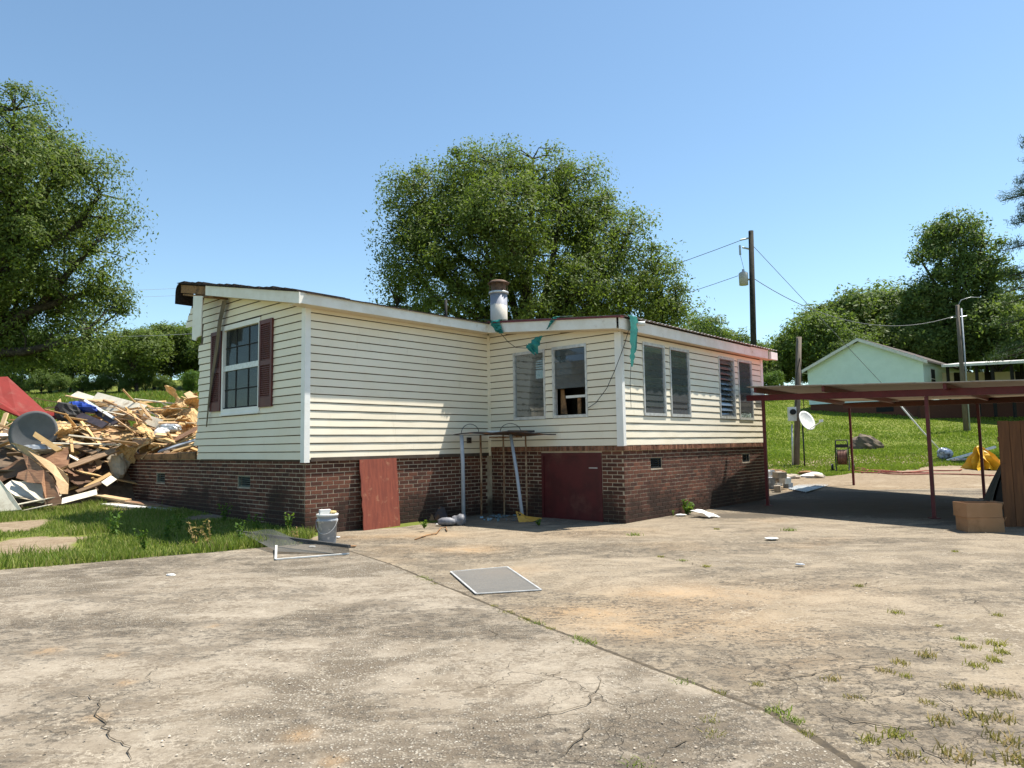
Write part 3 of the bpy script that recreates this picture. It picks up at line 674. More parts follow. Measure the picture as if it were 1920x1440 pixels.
m = MB(); rbox(m, PA, a - .03, b + .02, .0, .05, c - .085, c - .051); m.build('sill', M_white, wa)
def shutter(s0, s1):
    m = MB(); z0, z1 = 2.01, 3.46; st = .05; n0, n1 = .012, .045
    rbox(m, PA, s0, s0 + st, n0, n1, z0, z1); rbox(m, PA, s1 - st, s1, n0, n1, z0, z1)
    for a, b in ((z0, z0 + .16), (2.70, 2.78), (z1 - .07, z1)): rbox(m, PA, s0 + st, s1 - st, n0, n1 - .002, a, b)
    rbox(m, PA, s0 + st, s1 - st, n0, n0 + .004, z0 + .16, z1 - .07)
    sh = m.build('shutter', M_shutter, house); m = MB()
    for a, b in ((z0 + .165, 2.695), (2.785, z1 - .075)):
        n = int((b - a) / .034)
        for i in range(n):
            z = a + (b - a) * i / n; m.hexa([PA(s0 + st, n0 + .005, z + .02), PA(s1 - st, n0 + .005, z + .02), PA(s1 - st, n1 - .006, z), PA(s0 + st, n1 - .006, z), PA(s0 + st, n0 + .005, z + .03), PA(s1 - st, n0 + .005, z + .03), PA(s1 - st, n1 - .006, z + .012), PA(s0 + st, n1 - .006, z + .012)])
    m.build('slats', M_shutter, sh, kind='stuff')
shutter(.94, 1.35); shutter(2.72, 3.12)

# ---- roof
def rz(y): return 3.66 + .195 * (y + .3)
def rd(y): return 3.41 + .094 * (y + 3.3)
X1 = LC + LE + .38
mb = MB(); mb.hexa([(-.29, -.28, rz(-.28) - .06), (X1, -.28, rz(-.28) - .06), (X1, 3.88, rz(3.88) - .06), (-.29, 3.88, rz(3.88) - .06), (-.29, -.28, rz(-.28) - .012), (X1, -.28, rz(-.28) - .012), (X1, 3.88, rz(3.88) - .012), (-.29, 3.88, rz(3.88) - .012)])
roof = mb.build('roof', M_shingle, house)
def slopeboard(P, name, mat, par=None): m = MB(); m.hexa(P); return m.build(name, mat, par or roof)
def brd(a, b, ha, t):      # board from a to b (bottom edge points), height ha, thickness vector t
    a = np.array(a, float); b = np.array(b, float); t = np.array(t, float); h = np.array([0, 0, ha]); return [a, b, b + t, a + t, a + h, b + h, b + t + h, a + t + h]
slopeboard(brd((-.30, -.30, 3.485), (3.775, -.30, 3.485), .175, (0, .022, 0)), 'fascia', M_fascia)
slopeboard(brd((-.312, -.312, 3.475), (-.312, 2.79, 3.475 + .195 * 3.1), .172, (.022, 0, 0)), 'fascia', M_fascia)
slopeboard(brd((-.295, 2.795, 4.09), (-.295, 3.86, 4.09 + .195 * 1.06), .15, (.03, 0, 0)), 'bare_rafter', M_rawwood)
slopeboard(brd((3.775, -.262, 3.487), (3.775, -3.2, 3.487 - .094 * 2.94), .19, (.022, 0, 0)), 'fascia', M_fascia)
slopeboard(brd((3.776, -3.27, 3.20), (9.0, -3.27, 3.195), .185, (0, .022, 0)), 'fascia', M_fascia)
slopeboard(brd((9.0, -3.272, 3.197), (9.98, -3.268, 3.205), .195, (0, .022, 0)), 'fascia', M_fascia)
slopeboard(brd((9.985, -3.33, 3.195), (10.36, -3.33, 3.195), .17, (0, .05, 0)), 'fascia_end', M_white)
# soffits
slopeboard(brd((-.29, -.277, 3.492), (3.9, -.277, 3.492), .012, (0, .277, 0)), 'soffit', M_soffit)
slopeboard(brd((-.289, -.277, 3.482), (-.289, 2.5, 3.482 + .195 * 2.78), .012, (.287, 0, 0)), 'soffit', M_soffit)
slopeboard(brd((3.797, -.20, 3.488), (3.797, -3.25, 3.488 - .094 * 3.05), .012, (.277, 0, 0)), 'soffit', M_soffit)
slopeboard(brd((4.0, -3.247, 3.203), (10.3, -3.247, 3.203), .012, (0, .165, 0)), 'soffit', M_soffit)
slopeboard(brd((-.28, 2.55, 4.0), (-.28, 3.8, 4.24), .03, (.27, 0, 0)), 'roof_decking', M_rawwood)
mb = MB(); rbox(mb, PA, 3.0, 3.9, -.06, .0, 3.98, 4.16); mb.build('top_plate', M_rawwood, roof)
# shingle courses along the gable edge and at the eave, torn and lifting
random.seed(11)
for i in range(30):
    y = -.31 + i * .14; m = MB(); l = random.uniform(.0, .03); z = rz(y)
    for j in range(1):
        x0 = -.335 - random.uniform(0, .02); x1 = .6
        m.hexa([(x0, y, z - .008), (x1, y, z - .008), (x1, y + .2, rz(y + .2) - .004), (x0, y + .2, rz(y + .2) - .004), (x0, y, z + .004 + l), (x1, y, z + .004 + l), (x1, y + .2, rz(y + .2) + .004), (x0, y + .2, rz(y + .2) + .004)])
    m.build('shingle', M_shingle, roof)
for i in range(14):
    y = .1 + i * .27 + random.uniform(-.05, .05); m = MB(); l = random.uniform(.02, .05); z = rz(y); x0 = -.33
    m.hexa([(x0, y, z + .006), (x0 + .5, y, z + .006), (x0 + .5, y + .25, rz(y + .25) + .006), (x0, y + .25, rz(y + .25) + .006), (x0, y, z + .012 + l), (x0 + .5, y, z + .012 + l), (x0 + .5, y + .25, rz(y + .25) + .012), (x0, y + .25, rz(y + .25) + .012)])
    m.build('shingle', M_shingle, roof)
for i in range(15):
    x = -.2 + i * .27; m = MB(); l = random.uniform(0, .008); m.hexa([(x, -.335, rz(-.335) - .01), (x + .266, -.335, rz(-.335) - .01), (x + .266, .1, rz(.1) - .006), (x, .1, rz(.1) - .006), (x, -.335, rz(-.335) + .004 + l), (x + .266, -.335, rz(-.335) + .004 + l), (x + .266, .1, rz(.1) + .01), (x, .1, rz(.1) + .01)])
    m.build('shingle', M_shingle, roof)
def curl(x0, x1, drop, r, y0):
    pr = []
    for g in np.linspace(0, 1.45, 8): pr.append((y0 + r * math.sin(g), rz(y0) - r * (1 - math.cos(g))))
    pr.append((pr[-1][0] + .01, pr[-1][1] - drop)); m = MB()
    m.sheet([[(x, y, z) for y, z in pr] for x in (x0, x1)], (0, -.008, -.012)); m.build('curled_shingle', M_shingle, roof)
curl(-.34, .0, .22, .16, 3.84); curl(.02, .5, .20, .14, 3.82); curl(.52, 1.2, .1, .16, 3.82)
# red metal edge and corrugated sheets of the addition
slopeboard(brd((3.745, -.20, 3.672), (3.745, -3.31, 3.672 - .094 * 3.11), .028, (.12, 0, 0)), 'red_edge_trim', M_redmetal)
P = []
for i in range(0, 190):
    x = 3.85 + i * .0345; c = .012 * math.cos(i * math.pi / 2); P.append([(x, -3.335 + .006 * math.sin(i * .7), rd(-3.335) + .012 + c), (x, -1.8, rd(-1.8) + .012 + c), (x, -.2, rd(-.2) + .02 + c)])
m = MB(); m.sheet(P, (0, 0, -.004)); m.build('corrugated_sheet', M_tin, roof)
# ---- flue
flue = link('chimney', None, house, loc=(5.18, .72, 3.8)); M_fluep = NT('peeling_white_paint')
_t = M_fluep; _p = _t.pos(); _z = _t.n('SeparateXYZ', out=2, Vector=_p)
_m = _t.sr(_t.math('ADD', _z, _t.math('MULTIPLY', _t.math('SUBTRACT', _t.noise(_t._vm(_p, (1, 1, .5)), 9, 5), .5), .25)), 4.33, 4.37)
_c = _t.mix(_m, _t.mix(_t.noise(_p, 6), (.66, .60, .52), (.55, .48, .40)), _t.mix(_t.noise(_p, 12), (.20, .21, .25), (.30, .30, .34)))
_c = _t.mix(_t.sr(_t.noise(_p, 5, 3), .70, .73), _c, (.06, .035, .025)); M_flue = _t.fin(_c, .6, .1, .3)
M_rustcap = simple('rusty_cap', (.16, .095, .06), (.09, .055, .04), .75, 9, .3, .3, dirt=(.24, .15, .1), dscale=10)
m = MB(); m.lathe([(.185, -.3), (.185, .82)], 28); m.build('pipe', M_flue, flue, True)
m = MB(); m.lathe([(.19, .80), (.215, .81), (.215, .85), (.19, .86)], 28); m.build('collar', M_alu, flue, True)
m = MB(); m.lathe([(.165, .86), (.165, 1.0), (.17, 1.05), (.165, 1.06)], 24)
for i in range(6):
    g = i * math.pi / 3 + .3; m.box((.19 * math.cos(g), .19 * math.sin(g), .95), (.012, .012, .2))
m.build('cage', M_rustcap, flue)
m = MB(); m.lathe([(.05, 1.03), (.235, 1.03), (.24, 1.045), (.16, 1.10), (.02, 1.115)], 28); m.build('cap', M_rustcap, flue, True)
m = MB(); m.tube([(4.15, 1.3, 3.7), (4.15, 1.3, 4.42)], .03, 10); m.build('vent_pipe', M_black, house, True)
m = MB(); rbox(m, PC, 3.44, 3.56, .012, .024, 1.37, 1.48); ou = m.build('outlet_cover', M_inner, house)
m = MB(); rbox(m, PC, 3.47, 3.53, .0245, .027, 1.39, 1.42); rbox(m, PC, 3.47, 3.53, .0245, .027, 1.435, 1.465); m.build('socket', M_black, ou)
# bare floor deck left standing on the foundation
m = MB(); m.box2((.03, 3.75, ZB - .003), (8., 7.36, 1.2)); m.build('floor_deck', M_rawwood, house)
m = MB(); m.hexa([(-.01, 3.75, ZB), (.03, 3.75, ZB), (.03, 7.36, ZB), (-.01, 7.36, ZB), (-.015, 3.75, 1.27), (.03, 3.75, 1.29), (.03, 7.36, 1.25), (0, 7.36, 1.23)]); m.build('rim_joist', M_rawwood, house)

# ================================================================== things in the yard
def GT(px, py):
    z = 0.
    for _ in range(30):
        p = G(px, py, z); z = .5 * z + .5 * float(T(p[0], p[1]))
        if z > CAMZ - .05: z = CAMZ - .05
    return np.array([p[0], p[1], z])
def onT(px, D):                                    # terrain point in picture column px at distance D
    p = AT(px, 800, D); return np.array([p[0], p[1], float(T(p[0], p[1]))])
Z3 = np.array([0, 0, 1.])
M_grey = simple('grey_plastic', (.30, .32, .35), (.24, .26, .29), .5, 5, .4, dirt=(.5, .5, .5), dscale=9, dlo=.56, dhi=.62)
M_pvc = simple('grey_pipe', (.40, .43, .48), (.32, .35, .40), .5, 5, .35, dirt=(.22, .2, .18), dscale=6, dlo=.6, dhi=.8)
M_rust = simple('rusty_pipe', (.42, .33, .22), (.24, .12, .06), .7, 8, .3, grain=(3, 3, .5), dirt=(.16, .07, .035), dscale=9, dlo=.45, dhi=.65)
M_rustsheet = simple('rusted_sheet', (.075, .06, .055), (.05, .04, .04), .8, 6, .3, dirt=(.20, .085, .035), dscale=6, dlo=.48, dhi=.66)
M_wht = simple('dirty_white', (.72, .71, .68), (.6, .59, .55), .6, 8)
M_ply = simple('painted_plywood', (.25, .070, .044), (.185, .052, .036), .75, 3, .2, grain=(9, 9, 1.), bump=.4, bscale=30, dirt=(.36, .17, .10), dscale=7, dlo=.56, dhi=.74)
M_yel = simple('ochre_plastic', (.52, .28, .035), (.42, .22, .03), .5, 8, .4, dirt=(.15, .08, .02), dscale=12)
M_cord = simple('black_cable', (.02, .02, .02), (.03, .03, .03), .6)
def crumple(mb, c, r, seed, sq=(1, 1, .7), n=10, amp=.35):
    g = np.random.default_rng(seed); ph = g.random((6, 3)) * 7; k = g.normal(0, 2.2, (6, 3)); vs = []
    for i in range(n + 1):
        th = math.pi * i / n
        for j in range(2 * n):
            f = math.pi * j / n; d = np.array([math.sin(th) * math.cos(f), math.sin(th) * math.sin(f), math.cos(th)])
            m = 1 + amp * sum(math.sin(float(k[q] @ d) + ph[q, 0]) for q in range(6)) / 4 + g.normal(0, .06)
            vs.append(np.asarray(c) + d * np.array(sq) * r * m)
    w = 2 * n
    mb.add(vs, [(i * w + j, i * w + (j + 1) % w, (i + 1) * w + (j + 1) % w, (i + 1) * w + j) for i in range(n) for j in range(w)]); return mb

def batt(mb, c, r, seed):
    g = np.random.default_rng(seed); n = 15; K_ = g.normal(0, 1, (9, 2)) * g.uniform(1.5, 6, (9, 1)); ph = g.random(9); dr = g.normal(0, 1, (9, 3)) * np.array([.7, .7, 1.]); am = g.uniform(.05, .2, 9) / (1 + np.linalg.norm(K_, axis=1) / 5); rot = g.uniform(0, 6.3); til = g.normal(0, .4, 2)
    P_ = []
    for i in range(n):
        r_ = []
        for j in range(n):
            a, b = (i / (n - 1) - .5) * 2, (j / (n - 1) - .5) * 1.5; q = np.array([a, b, til[0] * a + til[1] * b - .25 * (a * a + b * b)])
            for k in range(9):
                t = K_[k, 0] * a + K_[k, 1] * b + ph[k] * 6; t = abs((t / 3.1) % 2 - 1); q = q + dr[k] * am[k] * t * 2.2
            q = q + g.normal(0, .035, 3); r_.append(np.asarray(c) + r * np.array([q[0] * math.cos(rot) - q[1] * math.sin(rot), q[0] * math.sin(rot) + q[1] * math.cos(rot), q[2]]))
        P_.append(r_)
    mb.sheet(P_, (0, 0, -.05 * r)); return mb
# red plywood panel leaning on the foundation
P = lambda s, z: W(*PC(s, .135 - .10 * z, z))
mb = MB(); poly = [P(.985, .0), P(1.73, -.0), P(1.735, .4), P(1.74, .8), P(1.74, 1.135), P(.985, 1.125), P(.975, .95), P(.99, .8), P(.98, .55), P(.995, .5), P(.98, .42), P(.995, .25), P(.985, .12)]
mb.prism(poly, -hv * .016); solo(mb, 'plywood_panel', M_ply, 'weathered red plywood panel leaning against the sunlit brick foundation', 'panel')


# bucket
c = G(613.5, 1018); b = thing('bucket', 'grey plastic bucket with white lid beside the house corner', 'bucket', c)
mb = MB(); mb.lathe([(.118, 0), (.122, .01), (.135, .30), (.146, .302), (.146, .33), (.138, .335), (.139, .36), (.147, .362), (.147, .385), (.14, .388)], 28); mb.build('body', M_grey, b, True)
mb = MB(); mb.lathe([(.150, .378), (.152, .395), (.148, .405), (.13, .402), (.0, .401)], 28); mb.build('lid', M_wht, b, True)
mb = MB(); mb.tube([(.147 * math.cos(g) * 1.02, -.147 * abs(math.sin(g)) * 1.0 - .012, .34 - .2 * math.sin(g)) for g in np.linspace(.05, math.pi - .05, 14)], .003, 6); mb.build('handle', M_alu, b, True)
mb = MB(); mb.box((c[0] - .03, c[1] - .02, .435), (.15, .085, .06), Matrix.Rotation(.5, 3, 'Z')); solo(mb, 'paver_block', M_wht, 'small white block lying on the bucket lid', 'block')
mb = MB(); crumple(mb, (c[0] + .07, c[1] + .0, .425), .045, 3, (1, .8, .5)); solo(mb, 'sponge', simple('yellow_sponge', (.55, .42, .18)), 'crumpled pale yellow sponge on the bucket lid', 'sponge')
# window screens
def meshmat(name, c, a):
    t = NT(name); d = t.n('BsdfDiffuse', Color=c); tr = t.n('BsdfTransparent'); mx = t.t.nodes.new('ShaderNodeMixShader'); mx.inputs[0].default_value = a
    t.t.links.new(tr, mx.inputs[1]); t.t.links.new(d, mx.inputs[2]); t.t.links.new(mx.outputs[0], t.out.inputs[0]); return t.m
M_mesh = meshmat('insect_mesh', (.19, .185, .175), .62); M_mesh2 = meshmat('dark_mesh', (.10, .10, .095), .62)
def bar(a, b, w, h, name, mat, par, base):
    a = np.asarray(a, float) - base; b = np.asarray(b, float) - base; t = b - a; t = t / np.linalg.norm(t); s = np.cross(t, Z3); s /= np.linalg.norm(s); u_ = np.cross(s, t); m = MB()
    p = [x + s * i * w / 2 + u_ * j for j in (0, h) for x, i in ((a, -1), (b, -1), (b, 1), (a, 1))]; m.hexa(p); return m.build(name, mat, par)
K = [G(845, 1075), G(951, 1065), G(1015, 1108), G(893, 1116)]; K = [k + Z3 * z for k, z in zip(K, (.014, .010, .006, .010))]
c = sum(K) / 4 * np.array([1, 1, 0]); s_ = thing('window_screen', 'grey insect screen in white frame lying flat on the driveway joint', 'screen', c)
for i in range(4): bar(K[i], K[(i + 1) % 4], .018, .007, 'frame_bar', M_alu, s_, c)
mb = MB(); mb.sheet([[(K[0] * (1 - a) + K[1] * a) * (1 - b_) + (K[3] * (1 - a) + K[2] * a) * b_ - c + Z3 * (.005 - .004 * math.sin(math.pi * a) * math.sin(math.pi * b_)) for a in np.linspace(0, 1, 9)] for b_ in np.linspace(0, 1, 9)]); mb.build('mesh', M_mesh, s_, True)
a, b_, e, d, f_ = G(517, 1053) + Z3 * .02, G(655, 1042) + Z3 * .02, G(518, 1030, .02) + Z3 * .04, G(445, 1010, .05) + Z3 * .08, G(655, 1035, .05) + Z3 * .05
c = (a + b_ + d) / 3 * np.array([1, 1, 0]); s_ = thing('window_screen', 'bent insect screen with torn mesh lying at the lawn edge', 'screen', c)
bar(a, b_, .025, .014, 'frame_bar', M_wht, s_, c); bar(a, e, .025, .014, 'frame_bar', M_wht, s_, c); bar(d, f_, .045, .035, 'frame_bar', simple('dark_frame', (.05, .05, .05)), s_, c)
top = [d * (1 - k) + f_ * k + Z3 * (0.02 + .09 * math.exp(-((k - .33) / .16) ** 2)) for k in np.linspace(0, 1, 18)]; bot = [(e if k < .2 else a * (1 - k) + b_ * k) if False else (a * .4 + e * .6) * (1 - k) + b_ * k for k in np.linspace(0, 1, 18)]
mb = MB(); mb.sheet([[t_ * (1 - r) + q * r - c + Z3 * .05 * math.sin(math.pi * r) * math.sin(3 + 5 * i / 18) for r in np.linspace(0, 1, 6)] for i, (t_, q) in enumerate(zip(top, bot))]); mb.build('mesh', M_mesh2, s_, True)
# rusty shelf on pipe legs in the corner, with its junk
t0 = W(3.5, -.7, 0); tb = thing('rusty_shelf', 'rusty sheet shelf on thin pipe legs in the corner of the house', 'shelf', t0, HROT)
def LT(x, y, z): return (x - 3.5, y + .7, z)
mb = MB(); n = 12; prs = [(2.86, -.26), (3.98, -.10), (4.0, -1.72), (3.42, -1.35)]
mb.sheet([[LT(*[(prs[0][q] * (1 - a) + prs[1][q] * a) * (1 - b) + (prs[3][q] * (1 - a) + prs[2][q] * a) * b for q in (0, 1)], 1.515 + .03 * math.sin(3.1 * a + 2 * b) + .012 * math.sin(9 * b)) for a in np.linspace(0, 1, n)] for b in np.linspace(0, 1, n)], (0, 0, .018)); mb.build('top_sheet', M_rustsheet, tb)
for i, (x, y, r) in enumerate(((3.52, -.30, .02), (3.80, -.62, .017), (3.93, -1.06, .016))):
    mb = MB(); mb.tube([LT(x, y, 0), LT(x + .01, y, .8), LT(x, y, 1.52)], r, 8); mb.build('leg', M_rust, tb, True)
mb = MB(); mb.tube([LT(3.6, -.45, 1.47), LT(3.9, -1.0, 1.47)], .015, 6); mb.build('stretcher', M_rust, tb, True)
mb = MB(); mb.tube([W(3.0, -.36, 0), W(3.0, -.355, 1.0), W(2.99, -.34, 1.52)], .036, 14); solo(mb, 'drain_pipe', M_pvc, 'straight grey plastic pipe standing under the shelf edge', 'pipe', smooth=True)
g0 = G(988, 978); 
sv = thing('shovel', 'ochre scoop shovel with grey handle leaning on the rusty shelf', 'shovel', g0)
tp = AT(957, 812, W(3.7, -1.05)[1]) - g0; bt = np.array([-.08, .04, .12])
mb = MB(); mb.tube([bt, bt * .5 + tp * .5 + np.array([.01, 0, 0]), tp], .030, 12); mb.build('handle', M_pvc, sv, True)
mb = MB(); P0 = [(-.19, .02, .17), (-.10, .0, .15), (-.02, -.02, .09), (.26, -.06, .055), (.10, -.12, .012), (-.14, -.1, .0)]
mb.prism(P0, (0, .012, .008)); mb.build('blade', M_yel, sv)
mb = MB(); mb.tube([(-.125, -.03, .115), (-.115, .0, .12)], .018, 10); mb.tube([(-.15, -.035, .145), (-.14, 0, .15)], .008, 8); mb.build('rivet', M_black, sv)
for (x, y, sx, sy, rz_, m_, lab, cat) in ((3.80, -1.05, .55, .045, -1.3, M_rustsheet, 'dark metal strip lying on the rusty shelf', 'strip'), (3.55, -.62, .26, .1, -.9, M_wht, 'pale flat tray on the rusty shelf', 'tray')):
    mb = MB(); mb.box((0, 0, .02), (sx, sy, .025)); mb.box((0, sy / 2, .03), (sx, .006, .03)); mb.build(cat == 'tray' and 'tray' or 'metal_strip', m_, loc=W(x, y, 1.545), label=lab, cat=cat).rotation_euler = (0, .02, HROT + rz_)
for k, (x, y) in enumerate(((3.25, -.30), (3.75, -.85))):
    mb = MB(); pts = []
    for g in np.linspace(-.3, 3.5, 16): pts.append(W(x + .16 * math.cos(g) * (.8 + .3 * k), y - .10 * math.cos(g), 1.56 + .16 * max(-.1, math.sin(g))))
    mb.tube(pts, .006, 6); solo(mb, 'cable_loop', M_cord, ('black cable loop at the house corner end of the rusty shelf', 'black cable loop standing above the middle of the rusty shelf')[k], 'cable', smooth=True)
# litter on the slab
mb = MB(); c = G(848, 986); crumple(mb, (c[0] - .1, c[1], .075), .12, 21, (1, .7, .62)); crumple(mb, (c[0] + .10, c[1] + .05, .085), .13, 22, (.9, .7, .7)); solo(mb, 'crumpled_bag', simple('grey_bag', (.23, .23, .25), (.12, .12, .13), .5), 'crumpled grey bag lying in the sun below the grey pipe', 'bag', smooth=True)
c = G(809, 977); mb = MB(); mb.prism([c + q for q in (np.array([-.03, 0, 0]), np.array([.05, 0, 0]), np.array([-.06, .12, .24]), np.array([-.12, .12, .23]))], (.01, .02, 0)); solo(mb, 'wood_scrap', M_rawwood, 'narrow light wood scrap leaning on the foundation', 'scrap')
mb = MB(); mb.prism([c + q for q in (np.array([.06, .05, 0]), np.array([.3, .02, 0]), np.array([.2, .2, .22]), np.array([.0, .22, .26]))], (.01, .02, .0)); solo(mb, 'board_scrap', M_rustsheet, 'dark board scrap leaning in the shaded foundation corner', 'scrap')
mb = MB(); mb.tube([G(778, 1013) + Z3 * .01, G(800, 1006) + Z3 * .02, G(818, 1003) + Z3 * .02, G(826, 994) + Z3 * .03, G(836, 992) + Z3 * .03, G(838, 998) + Z3 * .02], .010, 6); solo(mb, 'hooked_stick', M_rawwood, 'thin hooked stick lying on the rust stained slab', 'stick', smooth=True)
mb = MB(); rr = np.random.default_rng(5)
for i in range(60):
    c = G(935 + rr.normal(0, 16), 972 + rr.normal(0, 3)); l = rr.uniform(.02, .07); mb.box((c[0], c[1], .012 + rr.random() * .03), (l, l * .6, .004), Matrix.Rotation(rr.random() * 6, 3, 'Z') @ Matrix.Rotation(rr.normal(0, .5), 3, 'X'))
solo(mb, 'broken_glass', simple('blue_glass_bits', (.25, .36, .40), (.12, .2, .24), .2, spec=.5), 'heap of broken bluish glass shards under the rusty shelf', 'glass')['kind'] = 'stuff'
mb = MB(); c = G(1325, 970); batt(mb, (c[0], c[1], 0), .19, 31); mb.v = [(a, b, .004 + .4 * (z - min(q[2] for q in mb.v))) for a, b, z in mb.v]; solo(mb, 'white_rag', M_wht, 'crumpled white rag on the slab near the carport post', 'rag', smooth=True)
for i, (px, py, r, lab, m_) in enumerate(((585, 1028, .06, 'flat pale stone chip in front of the bucket', M_wht), (632, 1010, .05, 'small cream stone at the right side of the bucket', M_wht), (661, 1027, .06, 'flat tan stone chip on the slab right of the bent screen', M_rawwood), (1277, 968, .10, 'small flat white scrap by the weed at the brick wall', M_wht), (1448, 1013, .09, 'white paper scrap on the sunny slab', M_wht), (822, 985, .05, 'white chip beside the grey bag', M_wht), (1500, 1062, .05, 'thin blue and white wrapper in the middle of the parking slab', M_grey), (320, 1082, .05, 'white speck of paper on the old slab near the lawn', M_wht))):
    mb = MB(); c = G(px, py); crumple(mb, (c[0], c[1], .012 + .01), r, 40 + i, (1, .6, .22), 5, .3); solo(mb, 'stone_chip' if 'stone' in lab else 'paper_scrap', m_, lab, 'chip' if 'chip' in lab or 'stone' in lab else 'litter')
# loose boards at the gable
mb = MB(); p = lambda y, z, x=-.36: W(x, y, z)
mb.prism([p(2.81, 4.06), p(3.17, 4.12), p(3.19, 3.32), p(3.04, 3.28), p(3.0, 3.33), p(2.83, 3.35)], hu * .02); solo(mb, 'hanging_board', M_fascia, 'cream board hanging from the torn roof end', 'board')
pts = [W(-.09, 2.52, 3.98), W(-.10, 2.66, 3.62), W(-.09, 2.8, 3.1), W(-.08, 2.98, 2.6), W(-.07, 3.1, 2.15), W(-.06, 3.18, 1.74)]; ws = [.085, .075, .06, .045, .032, .012]
mb = MB(); mb.sheet([[q - hv * k, q - hu * .012, q + hv * k] for q, k in zip(pts, ws)], hu * .006); solo(mb, 'trim_strip', simple('drab_strip', (.17, .13, .085), (.11, .09, .06), .7), 'long bent brown trim strip dangling beside the left shutter', 'strip')
# green tarp scraps on the eaves
M_tarp = simple('green_tarp', (.025, .21, .175), (.015, .14, .12), .55, 6, .35, bump=.5, bscale=18, dirt=(.35, .55, .50), dscale=9, dlo=.62, dhi=.8)
def rag(name, lab, pts, ws, seed, ax=None):
    g = np.random.default_rng(seed); rows = []; n = len(pts)
    tt = np.linspace(0, n - 1, n * 5)
    for t_ in tt:
        i = min(int(t_), n - 2); f = t_ - i; q = np.asarray(pts[i]) * (1 - f) + np.asarray(pts[i + 1]) * f; wv = ws[i] * (1 - f) + ws[i + 1] * f
        rows.append([q + (ax if ax is not None else hv) * k * wv * (1 + (abs(k) > .9) * g.normal(0, .16)) + (-hu) * .03 * g.normal() * (1 - abs(k)) for k in (-1, -.4, .3, 1)])
    mb = MB(); mb.sheet(rows); solo(mb, name, M_tarp, lab, 'tarp', smooth=False)
rag('tarp_scrap', 'teal tarp scrap draped over the fascia right of the flue', [W(3.95, -.55, 3.72), W(3.75, -.5, 3.70), W(3.735, -.52, 3.60), W(3.73, -.62, 3.47), W(3.73, -.68, 3.42)], [.10, .12, .11, .09, .05], 1)
rag('tarp_scrap', 'narrow teal tarp scrap folded over the middle of the red roof edge', [W(3.95, -2.1, 3.58), W(3.75, -1.98, 3.57), W(3.735, -1.9, 3.5), W(3.73, -1.78, 3.36)], [.09, .07, .05, .01], 2)
rag('tarp_scrap', 'triangular teal tarp scrap dangling on a string above the shaded windows', [W(3.70, -1.32, 3.07), W(3.69, -1.42, 3.03), W(3.69, -1.52, 3.08), W(3.69, -1.62, 3.2), W(3.69, -1.7, 3.25)], [.03, .13, .12, .05, .01], 3, (hv + Z3 * 1.2) / 1.5)
rag('tarp_scrap', 'long teal tarp strip hanging down beside the sunny louvered windows', [W(4.05, -3.2, 3.46), W(4.08, -3.34, 3.44), W(4.08, -3.345, 3.2), W(4.07, -3.34, 2.9), W(4.02, -3.33, 2.68), W(4.01, -3.33, 2.58)], [.08, .12, .11, .085, .06, .02], 4, hu)
rag('tarp_scrap', 'pale teal tarp scrap lying on the roof left of the flue', [W(3.5, -.33, 3.70), W(3.7, -.33, 3.72), W(3.85, -.35, 3.70)], [.05, .08, .03], 6)
def wire(name, lab, pts, r, mat=None, cat='wire', sag=0., n=24, group=None):
    P = [np.asarray(q, float) for q in pts]
    if len(P) == 2: P = [P[0] * (1 - t) + P[1] * t - Z3 * sag * 4 * t * (1 - t) for t in np.linspace(0, 1, n)]
    mb = MB(); mb.tube(P, r, 5, False); return solo(mb, name, mat or M_cord, lab, cat, group=group, smooth=True)
wire('tarp_string', 'dark string sagging between two teal tarp scraps', [W(3.73, -.66, 3.42), W(3.72, -.85, 3.24), W(3.71, -1.05, 3.11), W(3.70, -1.32, 3.07)], .006, cat='string')
wire('loose_cable', 'thin cable drooping from the eave to the broken window', [W(4.0, -3.30, 3.2), W(4.03, -3.18, 2.95), W(3.98, -3.02, 2.55), W(3.97, -2.85, 2.25), W(4.0, -2.6, 2.02), W(4.04, -2.40, 1.94)], .006, cat='cable')
mb = MB(); mb.tube([W(4.25, -3.30, 3.33), W(4.32, -3.42, 3.325)], .04, 12); solo(mb, 'pipe_stub', M_wht, 'short white pipe stub poking out of the sunny fascia', 'pipe', smooth=True)
wire('loose_wire', 'frayed wire hanging below the long teal tarp strip', [W(4.0, -3.32, 2.6), W(3.99, -3.3, 2.3), W(4.01, -3.29, 2.0), W(4.03, -3.28, 1.9)], .004)

# ================================================================== carport
M_cred = simple('red_steel', (.125, .018, .020), (.095, .014, .016), .5, 6, .35, dirt=(.07, .035, .03), dscale=8, dlo=.55, dhi=.8)
M_ctop = simple('red_roof_sheet', (.42, .085, .065), (.35, .07, .055), .5, 2, .35, dirt=(.45, .16, .12), dscale=2)
M_cbot = simple('tan_roof_underside', (.42, .36, .29), (.36, .30, .24), .6, 3, .3)
def LW(p): return W(*p)
cp = thing('carport', 'open red steel carport with flat tan roof and slim posts', 'carport', LW((8.4, -3.7, 0)))
cb = np.array(LW((8.4, -3.7, 0)))
FL, FR = np.array(LW((8.15, -3.5, 2.44))), np.array(LW((6.05, -10.9, 1.99))); RL, RR = np.array(LW((15.9, -3.0, 2.44))), np.array(LW((11.0, -11.2, 2.0)))
def cq(a, b): return (FL * (1 - a) + FR * a) * (1 - b) + (RL * (1 - a) + RR * a) * b
N = 9
